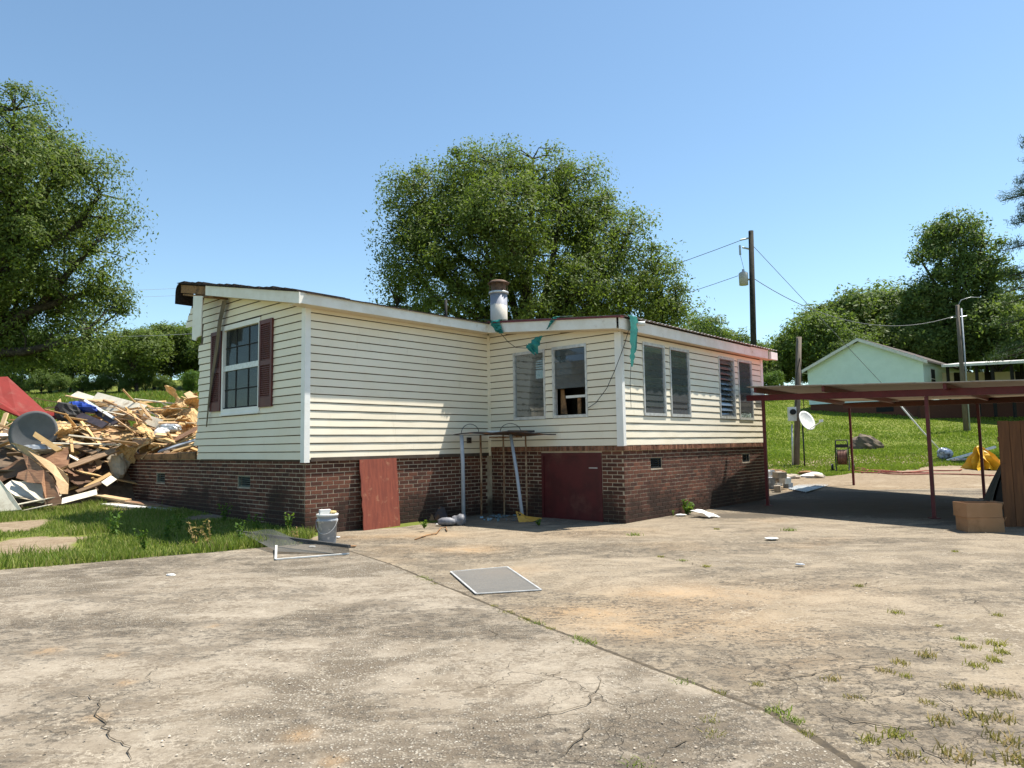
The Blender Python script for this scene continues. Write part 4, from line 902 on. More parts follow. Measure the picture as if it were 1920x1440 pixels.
for i in range(N):
    a0, a1 = i / N - .004 * (i > 0), (i + 1) / N; m = MB(); zo = .003 * (i % 2)
    for lo, hi in ((.012, .02),):
        m.hexa([q - cb + Z3 * zo for q in (cq(a0, 0), cq(a1, 0), cq(a1, 1), cq(a0, 1))] + [q - cb + Z3 * (.016 + zo) for q in (cq(a0, 0), cq(a1, 0), cq(a1, 1), cq(a0, 1))])
    me = m.mesh('roof_panel', M_cbot); me.materials.append(M_ctop)
    for p_ in me.polygons:
        if p_.normal.z > .5: p_.material_index = 1
    link('roof_panel', me, cp)
def beam(a, b, w, h, name='beam', mat=None): return bar(a, b, w, h, name, mat or M_cred, cp, cb)
posts = [G(1440, 948), G(1752, 972), G(1601, 912), G(1846, 935)]; tops = [2.16, 2.03, 2.22, 2.06]
d1 = posts[1] - posts[0]; d2 = posts[3] - posts[2]
ext1 = posts[1] + d1 * 1.05; ext2 = posts[3] + d2 * .9
for p_, t_ in list(zip(posts, tops)) + [(ext1, 1.9), (ext2, 1.92)]:
    m = MB(); m.box((0, 0, t_ / 2), (.055, .055, t_), Matrix.Rotation(HROT, 3, 'Z')); m.box((0, 0, .006), (.14, .14, .012)); m.build('post', M_cred, cp, loc=p_ - cb)
b0 = posts[0] - d1 * .12 + Z3 * 2.175; b1 = ext1 + Z3 * 1.90; beam(b0, b1, .07, .12)
b0r = posts[2] - d2 * .05 + Z3 * 2.225; b1r = ext2 + Z3 * 1.93; beam(b0r, b1r, .07, .12)
for a in (.02, .22, .50, .78):
    beam(cq(a, .015) - Z3 * .105, cq(a, .985) - Z3 * .105, .05, .10, 'rafter')
# wooden crate wall, tarp, boxes at the right edge
M_fence = simple('brown_boards', (.17, .068, .025), (.11, .045, .018), .7, 2.5, .3, grain=(10, 10, .8), bump=.3, dirt=(.06, .03, .015), dscale=5, dlo=.58, dhi=.75)
c = G(1886, 989); wp = thing('board_partition', 'tall brown board partition under the carport at the right edge', 'partition', c)
for i in range(6):
    m = MB(); m.box((.0, 0, .79), (.142, .022, 1.56 - .01 * (i % 2))); m.build('board', M_fence, wp, loc=(.072 + i * .145, -.03 * i, 0)).rotation_euler = (0, 0, -.2)
for z in (.3, 1.3):
    m = MB(); m.box((0, 0, 0), (.86, .035, .07)); m.build('cross_rail', M_fence, wp, loc=(.43, -.045, z)).rotation_euler = (0, 0, -.2)
M_dark = simple('dark_tarp', (.028, .027, .026), (.04, .038, .036), .7, 5, bump=.4, bscale=9)
c = G(1868, 955); mb = MB()
rows = []
for i in range(10):
    g = math.pi * i / 9 + .2; r = .5 + .07 * math.sin(i * 2.3); rows.append([c + np.array([.55, .25, 0]) + np.array([r * math.cos(g) * (1 - .8 * k), r * math.sin(g) * (1 - .8 * k), .98 * k ** .85]) for k in np.linspace(0, 1, 6)])
mb.sheet(rows); mb.sheet([r for r in [[c + np.array([.55, .25, 0]) + np.array([.5 * math.cos(g) * (1 - .8 * k), .5 * math.sin(g) * (1 - .8 * k), .98 * k ** .85]) for k in np.linspace(0, 1, 6)] for g in np.linspace(math.pi + .2, 2 * math.pi + .2, 8)]]); solo(mb, 'tarp_heap', M_dark, 'dark tarp covered heap behind the board partition', 'tarp', smooth=True)
M_card = simple('cardboard', (.36, .20, .105), (.31, .17, .085), .8, 3, .2, dirt=(.25, .14, .07), dscale=6)
for k, (px, py, w_, d_, h_, z, lab) in enumerate(((1851, 999, .47, .36, .20, 0, 'lower cardboard box on the slab beside the partition'), (1849, 972, .47, .36, .20, .205, 'upper open cardboard box stacked on another box'))):
    c = G(1852, 998); bx_ = thing('cardboard_box', lab, 'box', (c[0] + .0 - k * .02, c[1] + .16, z), -.16 + .06 * k, 'stacked cardboard boxes')
    m = MB()
    if k == 0: m.box((0, 0, h_ / 2), (w_, d_, h_))
    else:
        for q, dd in (((0, -d_ / 2, h_ / 2), (w_, .008, h_)), ((0, d_ / 2, h_ / 2), (w_, .008, h_)), ((-w_ / 2 + .004, 0, h_ / 2), (.008, d_ - .01, h_)), ((w_ / 2 - .004, 0, h_ / 2), (.008, d_ - .01, h_)), ((0, 0, .004), (w_ - .02, d_ - .02, .008))): m.box(q, dd)
    m.build('carton', M_card, bx_)
    m = MB(); m.box((w_ / 2 + .02, 0, h_ - .03), (.006, d_ * .9, .09), Matrix.Rotation(.5, 3, 'Y')); m.build('flap', M_card, bx_)
# corrugated sheet and blocks by the carport
M_galv = simple('galvanised', (.42, .44, .45), (.33, .35, .36), .4, 5, .5, .4, dirt=(.25, .22, .19), dscale=5)
q = [G(1478, 918), G(1512, 925), G(1556, 912), G(1520, 904)]; mb = MB()
mb.sheet([[(q[0] * (1 - a) + q[1] * a) * (1 - b) + (q[3] * (1 - a) + q[2] * a) * b + Z3 * (.03 + .012 * math.cos(i * math.pi / 2)) for b in (0, .5, 1)] for i, a in enumerate(np.linspace(0, 1, 41))], (0, 0, -.004)); solo(mb, 'corrugated_panel', M_galv, 'grey corrugated metal panel lying at the carport shade edge', 'panel')
rr = np.random.default_rng(8)
BLK = []; RUB = []
for i in range(16):
    px = 1452 + rr.uniform(-10, 18); py = 918 + rr.uniform(-6, 3); c = G(px, py); z = .0 + .16 * (i // 6); s_ = rr.uniform(.12, .24)
    m = MB(); m.box((c[0] + rr.normal(0, .1), c[1] + rr.normal(0, .15), z + .085), (s_ * 1.4, s_, .16), Matrix.Rotation(rr.random() * 3, 3, 'Z') @ Matrix.Rotation(rr.normal(0, .06), 3, 'X'))
    BLK.append(solo(m, 'stone_block', (M_sillstone, M_wht, M_grey)[i % 3], 'rough stone block in the heap behind the first carport post', 'block', group='stone blocks heaped at the house end'))
mb = MB(); c = G(1459, 916); mb.tube([c + np.array([-.2, -.3, .25]), c + np.array([.5, .1, .33])], .05, 8); solo(mb, 'log_end', M_sillstone, 'pale round log on the block heap', 'log')
# hose reel cart
def on(px, py, D): return AT(px, py, D)
c = onT(1576, 25.0); hr = thing('hose_reel_cart', 'black wheeled hose reel cart wound with brown hose', 'hose reel', c, -.45)
M_blk = simple('black_steel', (.018, .018, .018), (.03, .028, .026), .5); M_hose = simple('brown_hose', (.22, .10, .07), (.15, .07, .05), .6)
for s in (-1, 1):
    m = MB(); m.tube([(s * .22, .1, .12), (s * .22, 0, .45), (s * .2, -.02, .9), (s * .19, -.02, 1.1)], .02, 6); m.build('upright', M_blk, hr, True)
    m = MB(); m.tube([(s * .30, .05, .13), (s * .38, .05, .13)], .13, 16); m.build('wheel', M_blk, hr)
    m = MB(); m.tube([(s * .22, .02, .45), (s * .2, -.35, .03)], .02, 6); m.build('foot', M_blk, hr)
    m = MB(); m.lathe([(.29, -.012), (.31, 0), (.29, .012)], 22); o = m.build('reel_ring', M_blk, hr, True, loc=(s * .17, 0, .5)); o.rotation_euler = (0, math.pi / 2, 0)
m = MB(); m.tube([(-.19, -.02, 1.1), (.19, -.02, 1.1)], .02, 6); m.build('handle', M_blk, hr); m = MB(); m.box((0, -.02, .9), (.36, .02, .12)); m.build('plate', M_blk, hr)
m = MB()
for i in range(6):
    x = -.125 + i * .05; m.tube([(x, .25 * math.cos(g), .5 + .25 * math.sin(g)) for g in np.linspace(0, 2 * math.pi, 19)], .027, 6, False)
m.build('wound_hose', M_hose, hr, True, kind='stuff'); m = MB(); m.tube([(-.16, 0, .5), (.16, 0, .5)], .12, 12); m.build('drum', M_blk, hr)
M_redhose = simple('red_hose', (.33, .09, .06), (.26, .07, .05), .6)
for k, ys_ in enumerate(((886, 890, 889, 891, 894, 893), (884, 887, 891, 893, 890, 888), (890, 894, 893, 896, 897, 900))):
    xs_ = (1602, 1620, 1645, 1670, 1700 + 60 * k, 1740 + 70 * k); P_ = []
    for x_, y_ in zip(xs_, ys_): p_ = GT(x_, y_ - 6); P_.append(p_ + Z3 * .03)
    tt = np.linspace(0, 5, 30); P2 = [np.array([np.interp(t_, range(6), [p_[i] for p_ in P_]) for i in range(3)]) + np.array([.0, .25 * math.sin(t_ * 5 + k), 0]) for t_ in tt]
    wire('garden_hose', ('red hose leaving the reel and lying farthest right', 'red hose trailing off along the dirt behind the other hoses', 'red hose lying nearest the carport on the dirt')[k], P2, .022, M_redhose, 'hose')
# rock, meter pole with dish, leaning white pole, lying post, yellow tarp
mb = MB(); c = onT(1622, 34); crumple(mb, c + np.array([0, 0, .2]), .55, 55, (1.25, .8, .75), 9, .35); solo(mb, 'boulder', simple('brown_rock', (.17, .13, .09), (.10, .08, .06), .9, 3, bump=.8, bscale=6), 'brown boulder lying in the lawn behind the hose reel', 'boulder')
M_pole = simple('grey_pole_wood', (.20, .165, .135), (.12, .10, .08), .9, 5, .1, grain=(8, 8, .5), bump=.4)
c = onT(1489, 27.5); D = c[1]; mp = thing('meter_pole', 'short weathered wooden pole carrying an electric meter', 'pole', c)
h_ = AT(1497, 632, D)[2] - c[2]; lean = AT(1498, 632, D)[0] - c[0]
m = MB(); m.tube([(0, 0, -.3), (lean * .5, 0, h_ * .5), (lean, 0, h_)], [.115, .11, .10], 12); m.build('shaft', M_pole, mp, True)
m = MB(); m.tube([(-.17, -.1, 0), (-.13, -.12, 1.6)], .035, 8); m.build('conduit', M_alu, mp, True)
m = MB(); m.box((-.13, -.18, 2.0), (.3, .14, .55)); m.build('meter_box', M_wht, mp); m = MB(); m.tube([(-.13, -.25, 2.08), (-.13, -.34, 2.08)], .11, 14); m.build('meter', M_black, mp)
m = MB(); m.tube([(.06, -.13, 2.3), (.12, -.15, 3.5), (.3, -.15, 4.2), (.34, -.12, 3.7), (.38, -.1, 2.2)], .018, 6); m.build('service_wire', M_cord, mp, True)
c2 = onT(1505, 27); sd = thing('satellite_dish', 'white satellite dish on thin post beside the meter pole', 'satellite dish', c2)
zc = AT(1512, 790, c2[1])[2] - c2[2]
m = MB(); m.tube([(0, 0, -.1), (0, 0, zc - .1)], .03, 8); m.build('mast', M_blk, sd, True)
def dish(R, depth, n=26):
    m = MB(); P_ = [(R * k, depth * (k * k)) for k in np.linspace(.02, 1, 7)]; m.lathe([(a, b) for a, b in P_] + [(a, b - .012) for a, b in P_[::-1]], n); return m
o = dish(.40, .09).build('reflector', M_wht, sd, True, loc=(.12, 0, zc)); o.rotation_euler = (rad(68), 0, rad(28))
m = MB(); m.tube([(.15, -.03, zc - .35), (.5, -.45, zc - .05)], .018, 6); m.box((.52, -.47, zc), (.1, .14, .1)); m.build('feed_arm', M_wht, sd)
a, b_ = AT(1688, 760, 31.), GT(1768, 850)
mb = MB(); mb.tube([a, a * .5 + b_ * .5 - Z3 * .05, b_], .035, 8); solo(mb, 'white_conduit', M_wht, 'long thin white pipe leaning down across the lawn', 'pipe', smooth=True)
a, b_ = GT(1776, 866) + Z3 * .05, GT(1776, 866) + (AT(1866, 838, GT(1776, 866)[1] + .5) - GT(1776, 866)); mb = MB(); mb.tube([a, b_], .06, 4); solo(mb, 'white_post', M_wht, 'white square post propped on the ground near yellow tarp', 'post')
c = GT(1770, 862); mb = MB(); crumple(mb, c + Z3 * .2, .28, 61, (1, 1, .8)); solo(mb, 'glass_globe', simple('pale_globe', (.5, .55, .65), (.1, .1, .1), .25, spec=.6), 'small bluish white globe lamp lying at the lawn edge', 'globe', smooth=True)
c = GT(1850, 880); mb = MB(); rows = []
for i in range(27):
    g = 2 * math.pi * (i % 26) / 26; r = .50 + .16 * (-1) ** i + .08 * math.sin((i % 26) * 1.7); rows.append([c + np.array([r * math.cos(g) * (1 - k ** 1.25) * 1.1 - .22 * k + .06 * math.sin(9 * k + (i % 26)), r * math.sin(g) * (1 - k ** 1.25), .86 * k + .06 * math.sin((i % 26) * 2.2 + 5 * k) * (k < .9)]) for k in np.linspace(0, .97, 8)])
mb.sheet(rows); solo(mb, 'yellow_tarp', simple('yellow_plastic', (.72, .40, .02), (.6, .32, .015), .45, 3, .4), 'bright yellow plastic tarp standing in a crumpled peak', 'tarp')
mb = MB(); crumple(mb, GT(1800, 868) + np.array([.3, .3, .1]), .5, 66, (.9, .5, .2)); solo(mb, 'rubble_mound', M_sillstone, 'grey rubble mound under the white post', 'rubble')
for i in range(10):
    c = GT(1470 + rr.uniform(-20, 70), 893 + rr.uniform(-6, 6)); mb = MB(); crumple(mb, c + Z3 * .05, rr.uniform(.1, .28), 70 + i, (1.5, 1, .45), 6); RUB.append(solo(mb, 'rubble_stone', (M_sillstone, M_wht, M_rawwood)[i % 3], 'pale rubble stone on the dirt near the meter pole', 'stone', group='rubble stones by the meter pole'))
# street light pole and utility pole
c = onT(1811, 40.); D = c[1]; lp = thing('light_pole', 'slim grey metal light pole standing on the lawn', 'pole', c)
tp = AT(1795, 572, D) - c
m = MB(); m.tube([(0, 0, -.3), tuple(tp * .5), tuple(tp)], [.14, .12, .10], 12); m.build('shaft', M_pole, lp, True)
m = MB(); m.tube([tuple(tp - Z3 * .1), tuple(tp + np.array([.25, 0, .3])), tuple(tp + np.array([.8, 0, .45])), tuple(tp + np.array([1.4, 0, .42]))], .022, 6); m.build('lamp_arm', M_galv, lp, True)
m = MB(); m.tube([tuple(tp + np.array([-.5, 0, -.75])), tuple(tp + np.array([.5, 0, -.65]))], .03, 6); m.build('cross_bar', M_galv, lp)
m = MB(); m.tube([tuple(np.array([.14, -.12, 0])), tuple(tp * .97 + np.array([.14, -.12, 0]))], .04, 8); m.build('conduit', M_pvc, lp, True)
c = onT(1416, 38.); D = c[1]; up = thing('utility_pole', 'tall dark wooden utility pole with grey transformer can', 'utility pole', c)
tp = AT(1408, 433, D) - c; M_dkpole = simple('tarred_pole', (.05, .045, .035), (.03, .03, .025), .85, 6, .1)
m = MB(); m.tube([(0, 0, -.3), tuple(tp * .5), tuple(tp)], [.19, .16, .135], 12); m.build('shaft', M_dkpole, up, True)
q = AT(1393, 524, D) - c; m = MB(); m.lathe([(.05, -.36), (.24, -.34), (.25, .3), (.22, .36), (.08, .42), (.06, .55)], 18, q + np.array([0, -.1, 0])); m.build('transformer', simple('grey_can', (.5, .5, .48)), up, True)
m = MB(); m.tube([tuple(q), tuple(q + np.array([.45, .05, 0]))], .05, 6); m.build('bracket', M_galv, up)
for (x0, y0, x1, y1) in ((1406, 446, 1388, 450), (1406, 467, 1392, 464)):
    m = MB(); m.tube([tuple(AT(x0, y0, D) - c), tuple(AT(x1, y1, D) - c)], .05, 6); m.build('insulator_arm', M_galv, up)
m = MB(); m.tube([tuple(AT(1387, 460, D) - c), tuple(AT(1388, 478, D) - c)], .06, 8); m.build('fuse', M_galv, up)
M_line = simple('line_wire', (.10, .11, .12), (.14, .15, .16), .5)
wire('power_line', 'upper power line running left from the utility pole', [AT(1388, 451, 38), AT(700, 615, 62)], .018, M_line, sag=1.2)
wire('power_line', 'lower power line running left from the transformer', [AT(1384, 517, 38), AT(700, 655, 60)], .016, M_line, sag=1.2)
wire('guy_wire', 'straight guy wire descending right from the utility pole', [AT(1411, 460, 38), AT(1720, 790, 44)], .016, M_line)
wire('service_line', 'sagging service line from the utility pole to the light pole', [AT(1413, 522, 38), AT(1797, 590, 40)], .02, M_line, sag=1.5)
wire('service_line', 'thin short wire hanging above the transformer', [AT(1388, 478, 38), AT(1395, 505, 38)], .012, M_line)
for k, (ya, yb) in enumerate(((541, 535), (552, 549), (626, 622))): wire('power_line', ('highest', 'middle', 'lowest')[k] + ' far power line left of the torn roof', [AT(-40, ya, 70), AT(420, yb, 66)], .014, simple('bright_wire', (.5, .52, .55)), sag=.4)

# ================================================================== the neighbour's house on the rise
M_mint = simple('pale_mint_siding', (.72, .85, .78), (.68, .81, .74), .55, 2, .3)
M_nroof = simple('grey_brown_roof', (.12, .105, .095), (.08, .07, .065), .9, 8, .1)
D = 48.; zb = float(T(AT(1620, 780, D)[0], D)) 
nh = thing('neighbour_house', 'pale mint gabled house on brick base up on the lawn', 'house', AT(1620, 778, D) * np.array([1, 1, 0]) + Z3 * zb)
nb = np.array(nh.location); 
pl, pr, pk = AT(1514, 694, 51.9), AT(1730, 674, 46.5), AT(1612, 637, 49.2)
gv = (pr - pl) * np.array([1, 1, 0]); Lg = np.linalg.norm(gv); gv = gv / Lg; dv = np.array([-gv[1], gv[0], 0])   # along gable, and back
dv = dv if dv[1] > 0 else -dv; dv = (dv + gv * .0); zl, zr, zk = pl[2], pr[2], pk[2]; zsk = AT(1620, 752, D)[2]; ze = (zl + zr) / 2
dep = 12.; o_ = pl * np.array([1, 1, 0]) - nb * np.array([1, 1, 0]); oz = nb[2]
def NP(a, b, z): return o_ + gv * a + dv * b + Z3 * (z - oz)
m = MB(); m.prism([NP(0, 0, zsk), NP(Lg, 0, zsk), NP(Lg, 0, ze), NP(Lg / 2 - .1, 0, zk - .12), NP(0, 0, ze)], dv * dep); nw = m.build('wall', M_mint, nh)
m = MB(); zz = zsk
k = 0
while zsk + k * .2 < zk - .3:
    z = zsk + k * .2; k += 1
    if z < ze: a, b = 0, Lg
    else: f = (z - ze) / (zk - .12 - ze); a, b = f * (Lg / 2 - .1), Lg - f * (Lg / 2 + .1)
    if b - a < .3: break
    m = MB(); m.hexa([NP(a, -.02, z), NP(b, -.02, z), NP(b, 0, z), NP(a, 0, z), NP(a, -.002, z + .2), NP(b, -.002, z + .2), NP(b, 0, z + .2), NP(a, 0, z + .2)]); m.build('siding_panel', M_mint, nw)
m = MB(); m.hexa([NP(.05, .05, zb - 1), NP(Lg - .05, .05, zb - 1), NP(Lg - .05, dep - .05, zb - 1), NP(.05, dep - .05, zb - 1), NP(.05, .05, zsk), NP(Lg - .05, .05, zsk), NP(Lg - .05, dep, zsk), NP(.05, dep, zsk)]); nf = m.build('foundation', M_brick, nh)
m = MB(); m.hexa([NP(4.6, .02, zsk - .75), NP(5.7, .02, zsk - .75), NP(5.7, .06, zsk - .75), NP(4.6, .06, zsk - .75), NP(4.6, .02, zsk - .15), NP(5.7, .02, zsk - .15), NP(5.7, .06, zsk - .15), NP(4.6, .06, zsk - .15)]); m.build('crawl_hatch', M_black, nh)
for s in (0, 1):
    a0 = -.35 if s == 0 else Lg + .35; slope = (zk - ze) / (Lg / 2); za = ze - slope * .35
    m = MB(); m.hexa([NP(a0, -.35, za), NP(Lg / 2 - .1, -.35, zk), NP(Lg / 2 - .1, dep + .3, zk), NP(a0, dep + .3, za), NP(a0, -.35, za + .12), NP(Lg / 2 - .1, -.35, zk + .12), NP(Lg / 2 - .1, dep + .3, zk + .12), NP(a0, dep + .3, za + .12)]); rr_ = m.build('roof', M_nroof, nh)
    m = MB(); m.hexa([NP(a0, -.38, za - .12), NP(Lg / 2 - .1, -.38, zk - .12), NP(Lg / 2 - .1, -.352, zk - .12), NP(a0, -.352, za - .12), NP(a0, -.38, za + .1), NP(Lg / 2 - .1, -.38, zk + .1), NP(Lg / 2 - .1, -.352, zk + .1), NP(a0, -.352, za + .1)]); m.build('rake_board', M_wht, rr_)
m = MB(); m.hexa([NP(-.38, -.3, ze - .25), NP(-.36, -.3, ze - .25), NP(-.36, dep, ze - .25), NP(-.38, dep, ze - .25), NP(-.38, -.3, ze - .1), NP(-.36, -.3, ze - .1), NP(-.36, dep, ze - .1), NP(-.38, dep, ze - .1)]); m.build('gutter', M_wht, nh)
def sidewin(b0, b1, z0, z1):
    m = MB(); m.hexa([NP(Lg, b0, z0), NP(Lg + .04, b0, z0), NP(Lg + .04, b1, z0), NP(Lg, b1, z0), NP(Lg, b0, z1), NP(Lg + .04, b0, z1), NP(Lg + .04, b1, z1), NP(Lg, b1, z1)]); wv = m.build('window', M_wht, nh)
    for za, zb_ in ((z0 + .08, (z0 + z1) / 2 - .03), ((z0 + z1) / 2 + .03, z1 - .08)):
        m = MB(); m.hexa([NP(Lg + .041, b0 + .08, za), NP(Lg + .05, b0 + .08, za), NP(Lg + .05, b1 - .08, za), NP(Lg + .041, b1 - .08, za), NP(Lg + .041, b0 + .08, zb_), NP(Lg + .05, b0 + .08, zb_), NP(Lg + .05, b1 - .08, zb_), NP(Lg + .041, b1 - .08, zb_)]); m.build('pane', M_black, wv)
sidewin(1.6, 2.7, zsk + .7, zsk + 2.2); sidewin(6.5, 7.6, zsk + .7, zsk + 2.2); sidewin(9, 10, zsk + .7, zsk + 2.2)
# its porch roof on dark posts
pc = onT(1850, 47.); pp = thing('porch', 'flat white porch roof on dark posts beside the mint house', 'porch', pc)
def PP(px, py, d): return AT(px, py, d) - pc
m = MB(); q = [PP(1765, 684, 46), PP(1935, 675, 42), PP(1990, 671, 52), PP(1800, 680, 56)]; m.hexa([p_ - Z3 * .16 for p_ in q] + q); m.build('porch_roof', M_wht, pp)
for px, d in ((1776, 46.5), (1830, 44.7), (1860, 44), (1896, 43.2), (1915, 48), (1850, 52)):
    t_ = PP(px, 682, d); m = MB(); m.box((t_[0], t_[1], t_[2] - 1.7), (.14, .14, 3.3)); m.build('post', M_black, pp)
m = MB(); q0 = PP(1780, 712, 50); m.box((q0[0] + 3, q0[1], q0[2] - .2), (8, .3, 1.4)); m.build('back_wall', M_siding, pp)
for i in range(3):
    m = MB(); m.box((q0[0] + .6 + i * 2.2, q0[1] - .17, q0[2]), (.7, .04, 1.)); m.build('window', M_black, pp)
m = MB(); q0 = PP(1850, 760, 46); m.box((q0[0], q0[1], q0[2] - .2), (9, .4, 1.2)); m.build('porch_base', M_brick, pp)

# ================================================================== debris of the torn-down half
M_panel = [simple('wood_panelling', (.30, .165, .09), (.20, .10, .055), .6, 3, .3, grain=(1.2, 10, 10)), simple('tan_board', (.46, .30, .165), (.39, .24, .125), .75, 3), simple('pale_plywood', (.52, .36, .20), (.44, .29, .15), .75, 3, grain=(1, 8, 8)), simple('brown_board', (.16, .085, .045), (.11, .06, .035), .75, 4)]
M_lumber = [simple('new_lumber', (.50, .33, .15), (.42, .26, .11), .75, 5, grain=(1, 9, 9), var=.2), simple('old_lumber', (.27, .18, .11), (.17, .11, .065), .85, 5, grain=(1, 9, 9), var=.25), M_rawwood]
M_cream = simple('cream_siding_scrap', (.68, .62, .49), (.60, .54, .42), .5, 3, dirt=(.35, .27, .18), dscale=4, var=.06)
M_insul = simple('tan_insulation', (.58, .41, .22), (.42, .27, .12), .95, 5, .05, bump=.8, bscale=40, var=.3)
M_redsh = simple('bright_red_metal', (.20, .022, .017), (.165, .018, .014), .65, 3, .15, dirt=(.20, .06, .045), dscale=4)
M_dishg = simple('dish_grey', (.125, .125, .125), (.105, .105, .105), .6, 4, .3)
M_duff = simple('dark_rubbish', (.09, .065, .045), (.16, .11, .07), .95, 6, bump=1., bscale=9)
PG = 'pieces of the demolition heap'
def sheetpx(name, pts, th, mat, lab, cat='panel', torn=0., bend=0.):
    P_ = [AT(*p) for p in pts]
    if torn:
        Q = []
        for a, b in zip(P_, P_[1:] + P_[:1]):
            n = max(1, int(np.linalg.norm(b - a) / .14)); Q += [a + (b - a) * i / n + (rng.normal(0, torn, 3) if i else 0) for i in range(n)]
        P_ = Q
    c = sum(P_) / len(P_); nrm = np.zeros(3)
    for a, b in zip(P_, P_[1:] + P_[:1]): nrm += np.cross(a - c, b - c)
    nrm /= np.linalg.norm(nrm); nrm = nrm if nrm[1] > 0 else -nrm
    mb = MB(); n = len(P_); F_ = [tuple(range(n))[::-1], tuple(range(n, 2 * n))] + [(i, (i + 1) % n, n + (i + 1) % n, n + i) for i in range(n)]
    mb.add(P_ + [p + nrm * th for p in P_], F_)
    return solo(mb, name, mat, lab, cat, group=None)
def plank(a, b, w, th, mat, lab, name='plank', cat='plank', group=None, roll=None):
    a = np.asarray(a, float); b = np.asarray(b, float); t = (b - a) / np.linalg.norm(b - a); s = np.cross(t, Z3); s /= np.linalg.norm(s) + 1e-9; u_ = np.cross(s, t)
    g = rng.uniform(-.7, .7) if roll is None else roll; s, u_ = s * math.cos(g) + u_ * math.sin(g), -s * math.sin(g) + u_ * math.cos(g); L = np.linalg.norm(b - a)
    c = (a + b) / 2; m = MB(); hl = L / 2; e = [rng.uniform(-.06, .06) * min(1, L) for _ in range(4)]
    m.hexa([(-hl + e[0], -w / 2, -th / 2), (hl + e[1], -w / 2, -th / 2), (hl + e[2], w / 2, -th / 2), (-hl + e[3], w / 2, -th / 2), (-hl + e[0], -w / 2, th / 2), (hl + e[1], -w / 2, th / 2), (hl + e[2], w / 2, th / 2), (-hl + e[3], w / 2, th / 2)])
    o = m.build(name, mat, None, loc=c, label=lab, cat=cat, group=group); o.rotation_euler = Matrix((t, s, u_)).transposed().to_euler(); return o
pk = lambda x0, y0, d0, x1, y1, d1, *r, **k: plank(AT(x0, y0, d0), AT(x1, y1, d1), *r, **k)
# dark mass underneath
mb = MB(); rows = []
for x_ in np.linspace(-16.5, -7.6, 34):
    r_ = []
    for y_ in np.linspace(13.2, 20.5, 28):
        e = max(0, 1 - ((x_ + 11.9) / 4.4) ** 2 - ((y_ - 16.9) / 3.5) ** 2); r_.append(np.array([x_, y_, float(T(x_, y_)) - .05 + 1.45 * e ** .6 + .35 * (float(vnoise(x_ * 2.2, y_ * 2.2, 4)) - .5) * min(1, e * 3)]))
    rows.append(r_)
mb.sheet(rows); o = solo(mb, 'rubbish_mound', M_duff, 'dark rubbish packed beneath the demolition heap left of house', 'rubbish'); o['kind'] = 'stuff'
# the pieces that can be told apart
sheetpx('metal_sheet', [(-30, 708, 15.5), (14, 706, 15.8), (75, 765, 15.9), (98, 782, 15.9), (62, 796, 15.4), (30, 770, 15.2), (-30, 735, 15.1)], .03, M_redsh, 'red metal sheet rising at the left end of the heap', 'metal sheet')
sheetpx('metal_flange', [(-30, 735, 15.05), (30, 770, 15.15), (62, 797, 15.3), (50, 786, 15.0), (40, 782, 14.9), (-30, 752, 14.9)], .03, M_redsh, 'folded lower flange of the tall red metal sheet', 'metal sheet')
sheetpx('metal_flap', [(72, 779, 15.8), (90, 768, 16.), (108, 771, 16.), (108, 784, 15.7), (88, 787, 15.6), (64, 795, 15.5)], .02, M_redsh, 'torn red metal flap beside the grey dish', 'metal sheet', .01)
c = AT(65, 812, 14.6); gd = thing('dish_antenna', 'large round grey dish lying on the demolition heap', 'dish antenna', c)
o = dish(.46, .07, 40).build('reflector', M_dishg, gd, True); o.rotation_euler = (rad(80), rad(4), rad(12))
m = MB(); m.tube([(0, .06, 0), (.03, .3, -.1), (.1, .5, -.3)], .03, 8); m.build('mount', M_galv, gd, True)
pk(66, 815, 14.35, 112, 845, 13.9, .10, .04, M_lumber[0], 'bright new stud leaning in front of grey dish', name='stud', cat='stud', roll=.9)
sheetpx('panel_sheet', [(20, 830, 14.2), (52, 838, 14.0), (103, 872, 13.8), (128, 895, 13.7), (127, 926, 13.6), (113, 926, 13.5), (100, 890, 13.6), (70, 868, 13.8), (45, 850, 14.)], .01, M_panel[2], 'long curved pale plywood sheet on the heap front', 'panel', .012)
sheetpx('panel_sheet', [(42, 850, 13.9), (68, 866, 13.7), (98, 895, 13.5), (117, 942, 13.3), (88, 944, 13.3), (78, 906, 13.4), (30, 896, 13.6), (34, 886, 13.7), (52, 880, 13.7)], .01, M_panel[0].copy(), 'torn striped wood panelling sheet standing at the heap front', 'panel', .015)
sheetpx('panel_sheet', [(70, 858, 14.1), (127, 838, 14.3), (130, 855, 14.2), (128, 872, 14.0), (108, 880, 13.95), (90, 870, 14.)], .01, M_panel[0], 'wood panelling piece with dark grooves below the dish', 'panel', .012)
sheetpx('panel_sheet', [(0, 880, 14.3), (50, 860, 14.4), (56, 876, 14.2), (30, 893, 14.), (0, 905, 14.0)], .01, M_panel[3], 'dark brown panelling sheet at the far left of the heap', 'panel', .02)
sheetpx('board_sheet', [(128, 812, 15.2), (150, 800, 15.6), (215, 795, 16.2), (235, 802, 16.), (222, 826, 15.1), (180, 830, 14.8), (160, 820, 14.9)], .012, M_panel[1], 'broad flat tan board on top of the heap', 'panel', .02)
sheetpx('board_sheet', [(120, 882, 14.4), (150, 868, 14.8), (178, 864, 15), (180, 880, 14.8), (170, 905, 14.5), (150, 915, 14.3), (130, 900, 14.3)], .012, M_panel[3], 'dark brown board standing in the heap hollow', 'panel', .03)
sheetpx('board_sheet', [(165, 866, 14.9), (185, 858, 15.1), (188, 878, 14.9), (176, 886, 14.8)], .012, M_panel[1], 'small torn tan board in the heap hollow', 'panel', .02)
